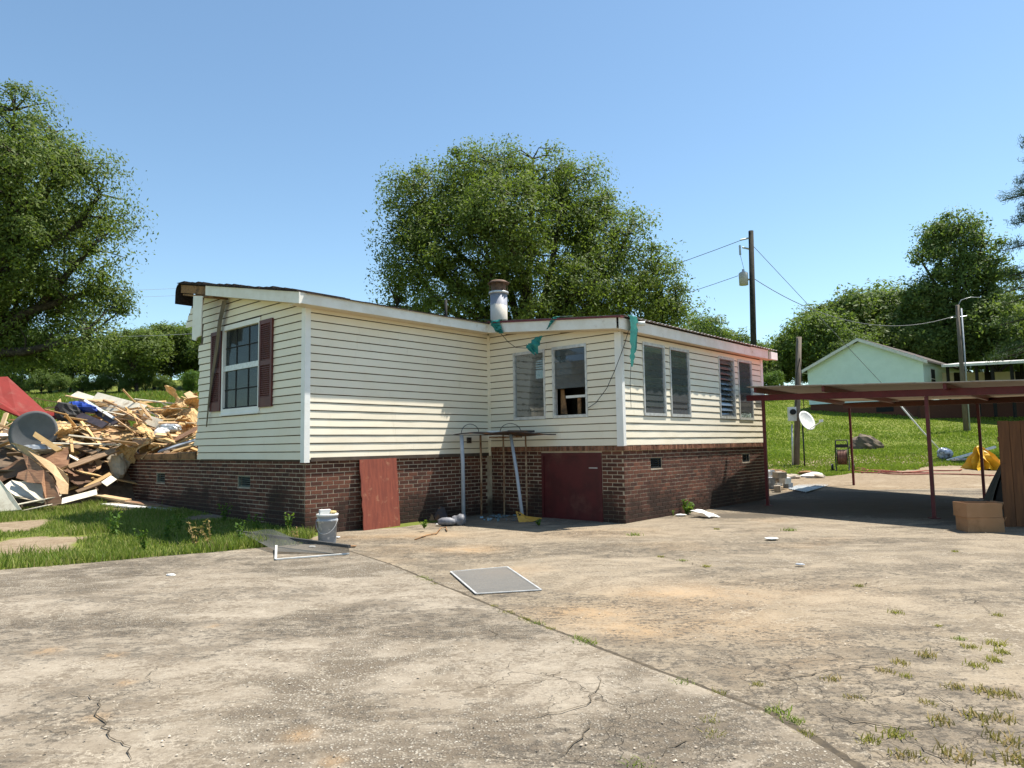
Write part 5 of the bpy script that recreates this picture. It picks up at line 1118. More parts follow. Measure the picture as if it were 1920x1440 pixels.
sheetpx('siding_scrap', [(-40, 885, 13.2), (-2, 898, 13.1), (20, 925, 13.0), (40, 955, 12.9), (8, 962, 12.9), (-40, 962, 12.8)], .012, M_cream, 'white siding sheet propped at the lower left of the heap', 'siding scrap')
sheetpx('siding_scrap', [(8, 910, 13.6), (22, 900, 13.8), (78, 908, 13.8), (84, 938, 13.5), (30, 930, 13.4)], .012, M_cream, 'cream siding panel under the striped panelling sheet', 'siding scrap', .01)
for k, (x0, y0, d0, x1, y1, d1, w_, lab) in enumerate(((25, 948, 13.2, 110, 930, 13.4, .10, 'cream siding strip lying lowest in front of heap'), (115, 940, 13.3, 184, 922, 13.8, .12, 'cream siding strip pointing at the foundation end'), (40, 958, 13.1, 95, 946, 13.2, .09, 'short cream siding strip on the grass edge'), (20, 928, 13.5, 80, 941, 13.35, .08, 'thin cream strip behind the lowest siding strip'),
        (180, 742, 17., 270, 766, 16.2, .20, 'long cream siding length highest on the heap'), (190, 757, 16.8, 300, 795, 15.5, .22, 'widest cream siding length crossing the heap top'), (205, 775, 16.3, 262, 785, 16, .16, 'cream siding length half buried below the widest one'), (245, 770, 16.5, 310, 802, 15.4, .10, 'narrow cream siding length at the heap right shoulder'), (140, 738, 17.2, 200, 757, 16.9, .18, 'cream siding length at the top behind blue tarp'), (122, 850, 14.3, 152, 866, 14.5, .10, 'white trim piece beside the dark hollow'), (172, 855, 14.8, 200, 829, 15., .10, 'white trim board slanting up from the dark hollow'), (195, 908, 14.2, 214, 895, 14.4, .14, 'white board standing against the foundation end'))):
    pk(x0, y0, d0, x1, y1, d1, w_, .015, M_cream, lab, name='siding_scrap', cat='siding scrap', roll=(.2, .9, .1, .3, .9, 1.0, .9, .9, .8, .5, .5, .9)[k])
M_dkmet = simple('dark_steel', (.06, .045, .05), (.035, .03, .033), .5)
for k, (x0, y0, d0, x1, y1, d1, w_, m_, lab) in enumerate(((148, 752, 16.6, 218, 795, 15.3, .12, M_dkmet, 'dark steel beam sloping down below the blue tarp'), (158, 750, 16.4, 215, 785, 15.4, .06, M_wht, 'white edged strip along the dark steel beam'), (128, 770, 16., 196, 798, 15., .16, M_dkmet, 'wide dark strip under the blue tarp'), (150, 780, 15.8, 182, 797, 15.2, .12, M_lumber[1], 'old plank end below the dark strips'),
        (128, 832, 14.9, 180, 850, 14.6, .10, M_lumber[1], 'old joist sloping above the dark hollow'), (128, 875, 14.3, 218, 843, 14.8, .16, M_lumber[1], 'long brown plank crossing the dark hollow'), (160, 915, 14.2, 208, 888, 14.5, .09, M_lumber[0], 'light stud end leaning at the foundation end'), (145, 922, 14, 190, 905, 14.3, .08, M_lumber[1], 'brown stud low in front of the dark hollow'),
        (264, 770, 16, 268, 795, 15.8, .10, M_lumber[0], 'short upright stud end on the heap'), (297, 822, 15.2, 299, 838, 15, .16, M_lumber[0], 'square block of new lumber near the deck'), (255, 750, 17, 300, 772, 16.4, .06, M_lumber[0], 'thin lath behind the heap top'), (303, 838, 15.0, 368, 805, 14.2, .30, M_panel[0], 'broad reddish plank leaning on the deck'), (308, 842, 14.8, 369, 815, 14.0, .10, M_lumber[0], 'bright lath below the broad reddish plank'), (300, 846, 14.6, 369, 824, 13.9, .08, M_pvc, 'grey strip on the deck edge'), (325, 846, 14.2, 370, 832, 13.8, .10, M_lumber[0], 'short bright board at the deck corner'),
        (196, 945, 14.0, 330, 958, 13.2, .14, M_wht, 'curved white trim lying along the brick wall'), (200, 935, 14.2, 300, 950, 13.6, .12, M_lumber[1], 'grey weathered plank lying along the brick wall'), (230, 940, 14., 290, 947, 13.7, .08, M_panel[0], 'orange brown lath on the ground by the wall'), (180, 928, 14.2, 240, 938, 14., .16, M_panel[2], 'pale board scrap on the ground at foundation end'))):
    pk(x0, y0, d0, x1, y1, d1, w_, .03, m_, lab, roll=.7 if k < 15 else .1)
sheetpx('roof_scrap', [(345, 738, 16.), (356, 733, 16.3), (372, 744, 16.2), (352, 747, 15.7)], .02, M_panel[1], 'tan roof corner scrap near the gable edge', 'scrap')
mb = MB(); crumple(mb, AT(148, 764, 15.9), .22, 91, (1.5, .8, .55), 12, .5); solo(mb, 'blue_tarp', simple('blue_tarp', (.02, .06, .33), (.015, .04, .22), .5), 'crumpled bright blue tarp on the heap', 'tarp')
mb = MB(); crumple(mb, AT(132, 778, 15.8), .30, 92, (1.1, .8, .9), 10, .3); solo(mb, 'black_bag', M_dark, 'black plastic bag left of the blue tarp', 'bag')
mb = MB(); crumple(mb, AT(318, 803, 15.2), .16, 93, (1.4, .8, .6)); solo(mb, 'foil_duct', M_galv, 'crumpled silver foil duct near the heap right end', 'duct')
mb = MB(); crumple(mb, AT(300, 812, 15.), .13, 94, (1.3, .8, .8)); solo(mb, 'white_bag', M_wht, 'white torn plastic bag near the foil duct', 'bag')
mb = MB(); crumple(mb, AT(75, 842, 14.3), .28, 95, (1.4, .8, .35)); solo(mb, 'foil_sheet', M_galv, 'crumpled grey foil below the dish', 'foil')
mb = MB(); crumple(mb, AT(222, 868, 15), .26, 96, (.9, .8, 1.2)); solo(mb, 'plastic_bundle', simple('pale_plastic', (.45, .38, .28)), 'pale plastic bundle at the foundation end', 'bundle')
# insulation
BATTS = []
for i, (px, py, d, r) in enumerate(((120, 792, 15.3, .3), (140, 800, 15.1, .28), (110, 805, 15., .25), (155, 808, 15, .2), (130, 815, 14.9, .2), (230, 812, 15.5, .3), (250, 822, 15.2, .3), (268, 832, 15., .28), (285, 815, 15.2, .26), (240, 800, 15.9, .3), (270, 805, 15.6, .25), (280, 840, 14.8, .22), (300, 770, 16.4, .3), (315, 780, 16.2, .32), (335, 775, 16.3, .3), (350, 782, 16., .3), (362, 795, 15.6, .26), (340, 795, 15.8, .3), (322, 760, 16.8, .28), (345, 762, 16.7, .3), (365, 768, 16.4, .25), (325, 800, 15.5, .22), (290, 790, 16., .28), (225, 795, 16., .22), (200, 815, 15., .12), (310, 815, 15.1, .2))):
    mb = MB(); batt(mb, AT(px, py, d), r * .72, 200 + i); batt(mb, AT(px, py, d) + rng.normal(0, .16, 3) - Z3 * .08, r * .7, 900 + i); BATTS.append(solo(mb, 'insulation_batt', M_insul, 'x', 'insulation', group='torn insulation batts on the heap'))
# loose lumber and scraps all over
g = np.random.default_rng(77)
for i in range(240):
    x_ = g.uniform(-15.5, -7.2); y_ = g.uniform(14.2, 20)
    e = max(0, 1 - ((x_ + 11.7) / 4.6) ** 2 - ((y_ - 17) / 3.6) ** 2)
    if e <= .02: continue
    z = float(T(x_, y_)) + 1.5 * e ** .6 + g.uniform(-.1, .12); L = g.uniform(.4, 1.7); a_ = g.uniform(0, math.pi); p_ = np.array([x_, y_, z]); d_ = np.array([math.cos(a_), math.sin(a_), g.normal(0, .28)]) * L / 2
    plank(p_ - d_, p_ + d_, g.uniform(.05, .16), g.uniform(.015, .04), [M_lumber[0], M_lumber[1], M_cream, M_panel[2], M_panel[1], M_lumber[0]][i % 6], ['broken light lumber piece in the heap', 'broken dark lumber piece in the heap', 'broken cream siding piece in the heap', 'broken pale plywood strip in the heap', 'broken tan board strip in the heap', 'broken light lumber piece in the heap'][i % 6], name='broken_piece', cat='debris', group=PG)
for i in range(70):     # what lies on the bare floor deck
    x_, y_ = g.uniform(.2, 4.5), g.uniform(3.95, 7.2); p_ = W(x_, y_, 1.24 + g.uniform(0, .35) + .35 * min(1, x_ / 2)); L = g.uniform(.3, 1.3); a_ = g.uniform(0, math.pi); d_ = np.array([math.cos(a_), math.sin(a_), g.normal(0, .2)]) * L / 2
    plank(p_ - d_, p_ + d_, g.uniform(.05, .2), g.uniform(.012, .04), [M_lumber[0], M_insul, M_panel[1], M_lumber[1]][i % 4], ['short light lumber piece on the bare deck', 'tan insulation strip on the bare deck', 'tan board piece on the bare deck', 'dark lumber piece on the bare deck'][i % 4], name='broken_piece', cat='debris', group=PG)
for i in range(16):
    p_ = W(g.uniform(.6, 3.), g.uniform(4., 7.2), 1.4 + g.uniform(0, .5)); mb = MB(); batt(mb, p_, g.uniform(.2, .34), 300 + i); BATTS.append(solo(mb, 'insulation_batt', M_insul, 'x', 'insulation', group='torn insulation batts on the heap'))

for i in range(95):     # long thin splintered boards strewn over the top
    px, py = g.uniform(100, 372), g.uniform(752, 842); d0 = 17.2 - (py - 740) * .026 + g.normal(0, .15); p_ = AT(px, py, d0) + Z3 * .05; L = g.uniform(.5, 1.9); a_ = g.normal(-.35, .55); d_ = np.array([math.cos(a_) * .9, g.normal(0, .4), math.sin(a_) * .45]) * L / 2
    if PRJ(p_ + d_)[0] > 366: d_ = d_ * .4
    plank(p_ - d_, p_ + d_, g.uniform(.03, .09), g.uniform(.01, .03), [M_lumber[0], M_panel[2], M_cream, M_lumber[0], M_panel[1]][i % 5], ['thin splintered light board over the heap top', 'thin splintered plywood strip over the heap top', 'thin splintered cream strip over the heap top', 'thin splintered light board over the heap top', 'thin splintered tan strip over the heap top'][i % 5], name='splintered_board', cat='debris', group='splintered boards over the heap top')
def nth(n):
    a = 'first second third fourth fifth sixth seventh eighth ninth tenth eleventh twelfth thirteenth fourteenth fifteenth sixteenth seventeenth eighteenth nineteenth'.split(); t_ = 'twentieth thirtieth fortieth fiftieth'.split(); u_ = 'twenty thirty forty fifty'.split()
    return a[n - 1] if n < 20 else t_[n // 10 - 2] if n % 10 == 0 else u_[n // 10 - 2] + '-' + a[n % 10 - 1]
def by_place(objs, lab):
    for i, o in enumerate(sorted(objs, key=lambda o: PRJ(np.array(o.location))[0])): o['label'] = lab % nth(i + 1)
by_place(BATTS, 'torn tan insulation batt on the heap, %s batt from the left')

# ================================================================== trees
def unit(v): return v / (np.linalg.norm(v, axis=-1, keepdims=True) + 1e-9)
def leafquads(C, size, g, up=.35, bias=None):
    n = len(C); nrm = unit(g.normal(0, 1, (n, 3)) * (1. if bias is None else .62) + np.array([.25, .1, up * 2]) * (1 if bias is None else .6) + (0 if bias is None else bias)); t = unit(np.cross(nrm, g.normal(0, 1, (n, 3)))); b = np.cross(nrm, t)
    s = size * g.uniform(.65, 1.35, (n, 1)); w_ = s * .42
    V = np.stack([C - t * s, C + b * w_ - nrm * s * .12, C + t * s, C - b * w_ - nrm * s * .12], 1).reshape(-1, 3)
    return V, np.arange(4 * n).reshape(-1, 4)
def crown_points(lobes, ncl, lpc, g, rcl, flat=.6, shell=.72):
    vol = np.array([r[0] * r[1] * r[2] for _, r in lobes]) ** .75; k = g.choice(len(lobes), ncl, p=vol / vol.sum())
    d = unit(g.normal(0, 1, (ncl, 3))); rr_ = np.where(g.random((ncl, 1)) < shell, g.uniform(.72, 1.03, (ncl, 1)), g.uniform(.2, .75, (ncl, 1)))
    cc = np.array([lobes[i][0] for i in k]) + d * rr_ * np.array([lobes[i][1] for i in k])
    sz = rcl * g.uniform(.4, 1.45, (ncl, 1, 1)); pts = np.clip(g.normal(0, .5, (ncl, lpc, 3)), -.9, .9) * np.array([1, 1, flat]) * sz
    pts[..., 2] -= .25 * (pts[..., 0] ** 2 + pts[..., 1] ** 2) / sz[..., 0]        # clumps droop at the rim
    keep = g.random((ncl, lpc)) < g.uniform(.35, 1., (ncl, 1))
    out = unit(cc - np.array([lobes[i][0] for i in k])); bias = unit(pts / sz + .5 * out[:, None])
    return cc, (cc[:, None] + pts)[keep], bias[keep]
def wood(base, lobes, cc, r0, g, fork, nmain=None):
    m = MB(); base = np.asarray(base, float); tips = []
    top = np.array([base[0] + g.normal(0, .2), base[1], base[2] + fork]); m.tube([base - Z3 * .3, base * .5 + top * .5 + g.normal(0, .08, 3), top], [r0 * 1.25, r0, r0 * .85], 10, False)
    nodes = []
    for c, r in lobes:
        c = np.asarray(c); p1 = top * .6 + c * .4 + g.normal(0, .3, 3) + Z3 * .3; e = c + Z3 * r[2] * .45
        L = [top, p1, c * .75 + p1 * .25 + g.normal(0, .2, 3), e]; rs = [r0 * .55, r0 * .4, r0 * .24, r0 * .08]; m.tube(L, rs, 7, False)
        for i in range(3):
            for t_ in (.3, .65, 1.): nodes.append(L[i] * (1 - t_) + L[i + 1] * t_)
    nodes = np.array(nodes)
    for c in cc:
        dd = np.linalg.norm(nodes - c, axis=1) + np.maximum(0, nodes[:, 2] - c[2]) * 1.; a = nodes[dd.argmin()]; mid = (a + c) / 2 + g.normal(0, .12, 3) + Z3 * .1
        m.tube([a, mid, c + (c - mid) * .25], [r0 * .11, r0 * .07, r0 * .025], 4, False)
    return m
def tree(name, lab, base, lobes, ncl, lpc, rcl, leaf, mat, r0, seed, fork, group=None, flat=.72, shell=.72, cat='tree'):
    g = np.random.default_rng(seed); base = np.asarray(base, float); L = [(np.asarray(c, float) - base, np.asarray(r, float)) for c, r in lobes]
    cc, pts, bi = crown_points(L, ncl, lpc, g, rcl, flat, shell); V, F_ = leafquads(pts, leaf, g, .35, bi)
    t = thing(name, lab, cat, base, 0, group); wood((0, 0, 0), L, cc, r0, g, fork).build('trunk', M_bark, t, True)
    link('crown', npmesh('crown', V, F_, mat), t); return t
def pxl(px, py, rx, ry, D, dd=0., kd=.8):
    c = AT(px, py, D + dd); s = D / FPX; return (c, (rx * s, (rx + ry) / 2 * s * kd, ry * s))
# the big oak behind the house
D = 33.; b = onT(985, D)
lob = [pxl(*q) for q in ((790, 390, 72, 85, D), (870, 345, 70, 70, D, 1), (915, 330, 75, 60, D, -1), (1000, 322, 70, 58, D), (1062, 365, 72, 75, D, 1), (1120, 430, 75, 75, D), (1175, 480, 68, 80, D, -1), (1225, 545, 62, 70, D), (1270, 590, 42, 45, D), (770, 470, 55, 75, D, -1), (790, 545, 70, 60, D, 1), (900, 460, 110, 95, D, -2), (1010, 450, 120, 95, D, 2), (1080, 530, 110, 75, D, -2), (940, 550, 120, 60, D, 1), (1160, 570, 95, 55, D), (745, 585, 38, 26, D), (860, 590, 90, 45, D, -2), (1030, 590, 100, 45, D, -2), (960, 400, 90, 70, D, -3))]
tree('oak_tree', 'large rounded oak tree towering behind the house roof', b, lob, 720, 300, .92, .080, M_leaf, .42, 5, 4.2, shell=.78)
# the big tree at the left
D = 27.; b = onT(-60, D)
lob = [pxl(*q) for q in ((25, 240, 85, 80, D), (95, 275, 62, 65, D, 1), (140, 330, 62, 58, D, -1), (40, 340, 110, 90, D, -2), (185, 390, 52, 62, D), (110, 430, 95, 75, D, 2), (20, 450, 110, 95, D, -2), (180, 480, 50, 55, D, -1), (190, 555, 45, 55, D), (120, 550, 80, 70, D, 1), (40, 580, 100, 75, D), (165, 640, 55, 50, D, -1), (70, 660, 100, 45, D, 1), (-70, 420, 120, 200, D), (-60, 600, 110, 90, D), (-40, 270, 90, 100, D, 1))]
tree('oak_tree', 'large spreading tree filling the left edge of the view', b, lob, 600, 290, .80, .072, M_leaf, .42, 9, 3.6, shell=.75)
# tall tree and pine at the right
D = 62.; b = onT(1800, D)
lob = [pxl(*q) for q in ((1800, 425, 50, 32, D), (1755, 450, 42, 35, D, 1), (1845, 460, 38, 42, D, -1), (1800, 490, 70, 45, D), (1720, 485, 30, 18, D), (1860, 520, 45, 40, D), (1760, 550, 65, 50, D), (1820, 580, 75, 50, D), (1780, 630, 80, 45, D))]
tree('tall_tree', 'tall open crowned tree above the mint house', b, lob, 380, 150, 1.1, .15, M_leaf2, .4, 13, 6., shell=.6)
def gentree(seed, h, r, ncl, lpc, leaf, mat, nm='tree_kind'):
    g = np.random.default_rng(seed); L = [((0, 0, h * .62), (r * .75, r * .75, h * .36))]
    for i in range(7):
        a = g.uniform(0, 6.3); z = g.uniform(.35, .85) * h; q = r * .55 * (1.15 - abs(z / h - .5)); L.append(((q * math.cos(a), q * math.sin(a), z), (r * g.uniform(.35, .55), r * g.uniform(.35, .55), h * g.uniform(.12, .2))))
    L = [(np.array(c), np.array(q)) for c, q in L]; cc, pts, bi = crown_points(L, ncl, lpc, g, r * .26, .7, .8); V, F_ = leafquads(pts, leaf, g, .35, bi)
    return npmesh('crown', V, F_, mat), wood((0, 0, 0), L, cc[::3], h * .022, g, h * .25).mesh('trunk', M_bark, True)
KIND = [gentree(40 + i, 9, 3.6, 210, 120, .15, (M_leaf2, M_leaf, M_leaf2, M_leafy)[i]) for i in range(4)]
def inst(k, p, s, sz, rz_, lab, group, name='woodland_tree'):
    t = thing(name, lab, 'tree', p, rz_, group); t.scale = (s, s, sz)
    link('trunk', KIND[k][1], t); link('crown', KIND[k][0], t)
g = np.random.default_rng(21)
ORD = 'first second third fourth fifth sixth seventh eighth ninth tenth eleventh twelfth thirteenth fourteenth fifteenth sixteenth seventeenth'.split()
def row(lst, lab0, group):
    rank = {q: i for i, q in enumerate(sorted(lst))}
    for q in lst:
        px, D, top, k = q; lab = lab0 if len(lst) == 1 else lab0 + ', ' + ORD[rank[q]] + ' from the left'
        p = onT(px, D); zt = AT(px, top, D)[2]; h = (zt - p[2]) / 9.2; s = max(.75 * h, min(h * 1.25, h)); inst(k, p - Z3 * .2, s * g.uniform(.95, 1.25), h, g.uniform(0, 6.3), lab, group)
row([(px, 74 + g.uniform(-4, 8), top - 10 + g.uniform(-12, 8), int(g.integers(0, 3))) for px, top in ((-60, 620), (-15, 625), (22, 615), (58, 628), (92, 622), (128, 640), (160, 635), (192, 632), (222, 640), (255, 622), (288, 612), (318, 612), (345, 615), (372, 618), (405, 622), (440, 630), (480, 640))], 'mid green tree of the tree line beyond the field', 'tree line beyond the field')
row([(px, 70 + g.uniform(-1, 1), top, 2) for px, top in ((75, 688), (10, 692), (150, 700), (110, 695), (195, 695), (235, 700), (270, 690), (305, 700), (40, 700))], 'low bushy tree at the foot of the far tree line', 'bushy undergrowth trees beyond the field')
row([(358, 62, 690, 3)], 'bright green bush at the field edge beside the gable', None)
row([(px, D, top, k) for px, D, top, k in ((1255, 74, 590, 0), (1310, 80, 585, 2), (1350, 84, 606, 1), (1388, 84, 612, 0), (1425, 78, 640, 2), (1470, 80, 632, 1), (1500, 84, 640, 0), (1450, 70, 655, 2))], 'dark tree on the slope behind the right roof end', 'trees on the slope behind the roof')
row([(1452, 60, 690, 3)], 'bright green rounded bush behind the right roof end', None)
row([(1545, 64, 562, 0), (1590, 68, 545, 1), (1640, 66, 520, 0), (1690, 68, 530, 2), (1530, 70, 600, 1), (1660, 74, 528, 1), (1740, 72, 530, 0), (1880, 60, 548, 2), (1925, 64, 540, 1), (1835, 74, 560, 0), (1600, 60, 600, 0), (1700, 62, 600, 1), (1760, 62, 610, 2), (1900, 70, 600, 0), (1960, 62, 560, 1)], 'dense dark tree behind the mint house', 'trees behind the mint house')
row([(2120, 46, 420, 1), (2350, 40, 350, 0), (2700, 34, 260, 1), (3200, 26, 100, 0), (2250, 60, 500, 2), (2500, 52, 450, 0), (2900, 40, 350, 2)], 'big tree to the right beyond the picture edge', 'trees right of the lawn')
# pine at the right edge
D = 30.; b = onT(2010, D); pn = thing('pine_tree', 'dark pine with drooping boughs at the right edge', 'tree', b); g = np.random.default_rng(31)
tp = AT(2005, 200, D)[2] - b[2]; m = MB(); m.tube([(0, 0, -.3), (0.1, 0, tp * .5), (0, 0, tp)], [.3, .24, .05], 10); C_ = []
for i in range(54):
    z = tp * (.28 + .7 * i / 54); L = 3.0 * (1.08 - z / tp) + .35; a = g.uniform(0, 6.3)
    if i in (26, 31, 37, 20): a = math.pi + g.normal(0, .1); L = 2.3
    e = np.array([L * math.cos(a), L * math.sin(a), z - .25 * L]); m.tube([(0, 0, z), tuple(e * np.array([.5, .5, 1]) + Z3 * .12 * L), tuple(e)], [.06, .04, .015], 5, False)
    for t_ in np.linspace(.35, 1, 9):
        q = np.array([e[0] * t_, e[1] * t_, z - .25 * L * t_ + .1]); C_.append(q + g.normal(0, .16, (42, 3)) * np.array([1, 1, .8]))
m.build('trunk', M_bark, pn, True); C_ = np.concatenate(C_); n = len(C_); d_ = unit(g.normal(0, 1, (n, 3)) + np.array([0, 0, .2])); s_ = unit(np.cross(d_, g.normal(0, 1, (n, 3)))) * .008
V = np.stack([C_ - d_ * .11 - s_, C_ - d_ * .11 + s_, C_ + d_ * .11 + s_, C_ + d_ * .11 - s_], 1).reshape(-1, 3); link('crown', npmesh('crown', V, np.arange(4 * n).reshape(-1, 4), M_pine), pn)

# ================================================================== grass and weeds
def blades(X, Y, Z, h, w, g, lean=.45, seg=2):
    n = len(X); a = g.uniform(0, 2 * np.pi, n); la = g.uniform(0, 2 * np.pi, n); ln = lean * g.random(n) * h; B = np.stack([X, Y, Z], 1)
    s = np.stack([np.cos(a), np.sin(a), 0 * a], 1) * (w / 2)[:, None] if np.ndim(w) else np.stack([np.cos(a), np.sin(a), 0 * a], 1) * w / 2
    d = np.stack([np.cos(la) * ln, np.sin(la) * ln, h], 1); mid = B + d * np.array([.35, .35, .55]); tip = B + d
    V = np.stack([B - s, B + s, mid + s * .7, mid - s * .7, tip + s * .08, tip - s * .08], 1).reshape(-1, 3); i = np.arange(n)[:, None] * 6
    return V, np.concatenate([i + np.array([0, 1, 2, 3]), i + np.array([3, 2, 4, 5])])
def gdirt(x, y, spots):
    d = np.zeros_like(x)
    for px, py, r in spots:
        c = G(px, py, .1); a = x + 1.1 * (fbm(x * 1.5, y * 1.5, 91) - .5); b = y + 1.1 * (fbm(x * 1.5, y * 1.5, 92) - .5); d += np.exp(-((a - c[0]) ** 2 + (b - c[1]) ** 2) / r ** 2)
    return d
g = np.random.default_rng(51)
N = 150000; x = g.uniform(-13, -2.9, N); y = g.uniform(7.6, 16.2, N)
lx = (x - OX) * hu[0] + (y - OY) * hu[1]; ly = (x - OX) * hv[0] + (y - OY) * hv[1]
e = ex(y) - x
d = gdirt(x, y, ((120, 1012, .5), (60, 1022, .45), (90, 1005, .45), (30, 985, .5), (10, 995, .45), (240, 955, .9), (330, 962, .8), (400, 975, .5), (180, 948, .6), (45, 1018, .5))) + .9 * (fbm(x * 2.2, y * 2.2, 77) - .42)
px_ = 960 + FPX * x / y
ok = ((e > -.06 + .16 * (fbm(x * 4, y * 4, 13) - .5)) | (y > 9.7)) & (lx < -.02) & (d < .42 + .3 * g.random(N)) & (px_ > -160)
x, y, e, ly = x[ok], y[ok], e[ok], ly[ok]; hh = (.03 + .09 * fbm(x * 1.1, y * 1.1, 15) ** 1.5 * 2) * g.uniform(.5, 1.25, len(x)) * (1 + .5 * sstep(.9, .1, e) * (y < 9.9))
V, F_ = blades(x, y, T(x, y) + .0, hh, .009 + .008 * g.random(len(x)), g, .7); link('lawn_grass', npmesh('lawn_grass', V, F_, M_grass), label='rough green grass on the near lawn', cat='grass', kind='stuff')
# far lawn on the right
N = 130000; yy = 23 + 40 * g.random(N) ** 1.6; xx = yy * g.uniform(.28, .80, N)
ok = (np.interp(xx, [0, 12, 16, 23, 30, 60], [24, 24, 26.5, 29, 30, 32]) + 1.5 * (fbm(xx * .5, yy * .5, 3) - .5) * 2 < yy); xx, yy = xx[ok], yy[ok]
hh = (.03 + .14 * fbm(xx * .5, yy * .5, 19) ** 2) * g.uniform(.5, 1.2, len(xx)) * (1 + (yy - 23) / 80)
V, F_ = blades(xx, yy, T(xx, yy), hh, .03 + .03 * g.random(len(xx)) * (yy / 30), g, .7); link('far_lawn_grass', npmesh('far_lawn_grass', V, F_, M_lawn), label='bright mown grass on the rising lawn to the right', cat='grass', kind='stuff')
# weedy field on the left
N = 90000; yy = 18.5 + 55 * g.random(N) ** 1.5; xx = yy * g.uniform(-.85, -.30, N)
V, F_ = blades(xx, yy, T(xx, yy), (.18 + .5 * fbm(xx * .4, yy * .4, 23) ** 1.5) * g.uniform(.5, 1.3, N), .05 + .07 * g.random(N) * (yy / 40), g, .8); link('field_plants', npmesh('field_plants', V, F_, M_field), label='weedy green field with brownish tops behind the heap', cat='field', kind='stuff')
# single weeds: leafy ones by the wall and lawn edge
def leafy(seed, h, n, mat, lsz, spread=.5):
    g = np.random.default_rng(seed); m = MB(); P_ = []; ns = max(3, n // 14)
    for i in range(ns):
        a = g.uniform(0, 6.3); tp = np.array([math.cos(a) * spread * h * g.random(), math.sin(a) * spread * h * g.random(), h * g.uniform(.6, 1.05)]); m.tube([(0, 0, -.02), tuple(tp * np.array([.4, .4, .55])), tuple(tp)], [.006, .004, .002], 4, False)
        for t_ in np.linspace(.15, 1, n // ns): P_.append(tp * np.array([t_ ** 1.3, t_ ** 1.3, t_]) + g.normal(0, lsz * .45, 3))
    V, F_ = leafquads(np.array(P_), lsz, g, .5); return m.mesh('stem', mat), npmesh('leaves', V, F_, mat)
def plant(kind, p, s, lab, group=None, name='weed'):
    t = thing(name, lab, 'weed', p, random.uniform(0, 6.3), group); t.scale = (s, s, s); link('stem', kind[0], t); link('leaves', kind[1], t)
PL = [leafy(1, .5, 90, M_leafy, .045), leafy(2, .45, 70, M_leafy, .035, .35), leafy(3, .45, 60, M_dry, .03, .6), leafy(4, .25, 80, M_leafy, .05, .8)]
for px, py, k, s, lab in ((215, 1010, 1, 1.2, 'tall upright weed with fine leaves in the near lawn'), (310, 1015, 0, .7, 'broad leafed weed in the middle of the near lawn'), (365, 1030, 2, 1., 'dry tan weed at the lawn edge'), (395, 1028, 2, .9, 'brown seeded weed close to the shaded brick wall'), (270, 1035, 0, .6, 'low leafy weed near the slab edge'), (420, 980, 1, 1., 'tall weed against the shaded brick wall'), (480, 1000, 1, .9, 'dark weed by the gable brick wall'), (540, 1008, 0, .7, 'leafy weed at the house corner'), (560, 1022, 2, .6, 'dry weed curling beside the bucket'), (450, 1022, 0, .6, 'leafy weed behind the bent screen'), (335, 1000, 1, .9, 'thin weed left of the dry ones'), (1290, 964, 3, 1., 'bright green leafy weed at the sunny brick wall'), (1262, 968, 1, .35, 'small green weed left of the bright one at the wall'), (796, 990, 3, .45, 'tiny weed beside the wood scrap'), (1010, 985, 3, .4, 'tiny weed by the dark red access door')):
    p = GT(px, py); plant(PL[k], p, s, lab)
def tuftmesh(seed, n, h, mat):
    g = np.random.default_rng(seed); x = np.clip(g.normal(0, .03, n), -.05, .05); y = np.clip(g.normal(0, .025, n), -.04, .04); V, F_ = blades(x, y, 0 * x - .005, h * g.uniform(.4, 1.2, n), np.full(n, .006), g, 1.4); return npmesh('grass_tuft', V, F_, mat)
TF = [tuftmesh(i, 50, .030, (M_grass, M_weed, M_dry)[i]) for i in range(3)]
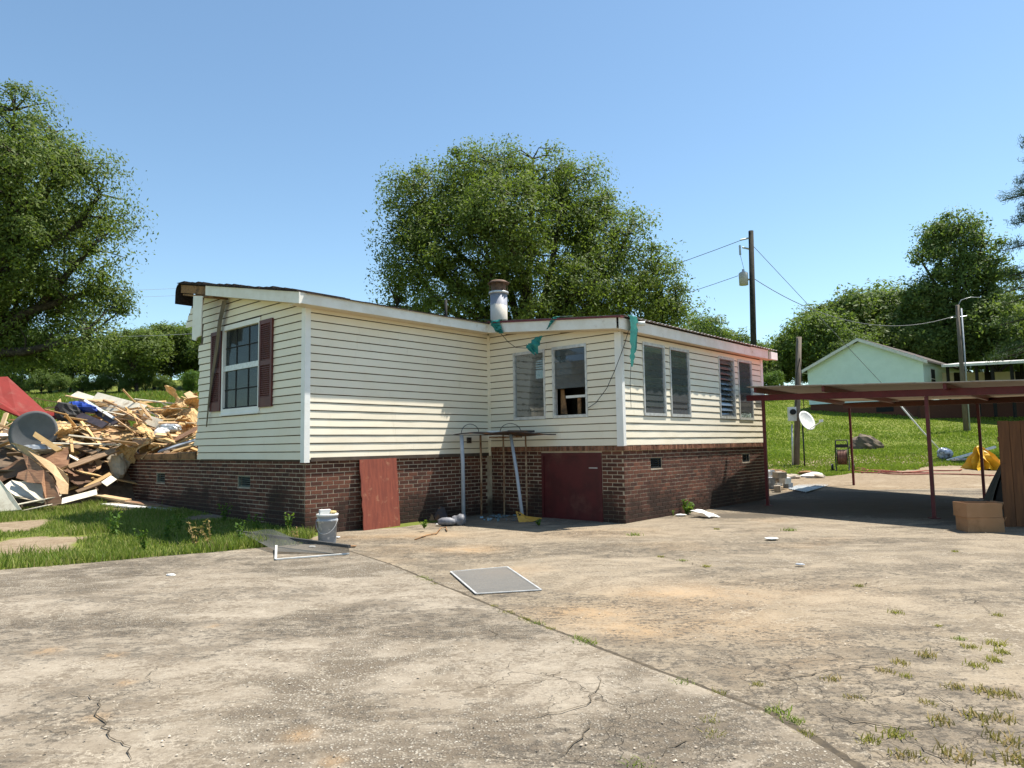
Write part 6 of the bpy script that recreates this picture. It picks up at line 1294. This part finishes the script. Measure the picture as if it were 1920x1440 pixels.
spots = [(1100, 1208, 0, 1.3), (1085, 1200, 0, .9), (790, 1085, 0, 1.), (815, 1098, 1, .8), (800, 1090, 0, .8), (950, 1152, 1, 1.), (985, 1165, 1, 1.1), (1005, 1172, 0, 1.), (925, 1138, 1, .6), (1030, 1182, 1, .8), (1280, 1285, 0, 1.), (1345, 1303, 1, .8), (1455, 1338, 0, 1.2), (1490, 1355, 0, .9), (1335, 1358, 1, 1.), (1337, 1383, 1, 1.), (1510, 1380, 1, .8), (1630, 1390, 1, .9), (1680, 1380, 1, 1.1), (1820, 1215, 1, .9), (1870, 1210, 1, 1.2), (1880, 1225, 1, 1.), (1830, 1250, 1, 1.), (1865, 1240, 1, 1.), (1800, 1200, 0, .7), (1690, 1245, 2, .9), (1700, 1270, 1, .7), (1735, 1230, 2, 1.1), (1660, 1260, 2, .8), (1790, 1290, 2, .9), (1850, 1300, 2, 1.1), (1890, 1305, 2, 1.), (1835, 1348, 2, 1.2), (1880, 1350, 2, 1.), (1765, 1355, 2, 1.), (1790, 1420, 2, 1.2), (1880, 1390, 2, 1.2), (1900, 1425, 2, 1.3), (1740, 1320, 2, .7), (1700, 1420, 2, 1.), (1610, 1100, 1, .8), (1680, 1150, 1, .9), (1240, 1045, 1, .8), (1280, 1052, 0, .8), (1325, 1063, 1, .9), (1480, 995, 0, 1.6), (1190, 1004, 0, 1.6), (1345, 993, 1, .9), (1790, 1035, 1, .8), (1195, 1440, 0, 1.), (1420, 1285, 1, .6), (1760, 1175, 1, .5), (1870, 1155, 1, .7), (1560, 1275, 2, .8), (1600, 1310, 2, .7)]
random.seed(9)
TUFT = [[], [], []]
for px, py, k, s in spots:
    p = G(px, py); o = link('grass_tuft', TF[k], None, (p[0], p[1], .006), (0, 0, random.uniform(0, 6)), ('small green grass tuft growing from a slab crack', 'small yellowish grass tuft growing from a slab crack', 'dry yellow grass tuft in the crazed slab corner')[k], 'grass tuft', 'grass tufts growing from slab cracks'); o.scale = (s * 1.25, s * 1.25, s); TUFT[k].append(o)

by_place(TUFT[0], 'small green grass tuft in a slab crack, %s green tuft from the left'); by_place(TUFT[1], 'small yellowish grass tuft in a slab crack, %s yellowish tuft from the left'); by_place(TUFT[2], 'dry tan grass tuft in the crazed slab corner, %s dry tuft from left')
by_place(BLK, 'rough stone block behind the first carport post, %s block from the left'); by_place(RUB, 'pale rubble stone on the dirt near the meter pole, %s from left')
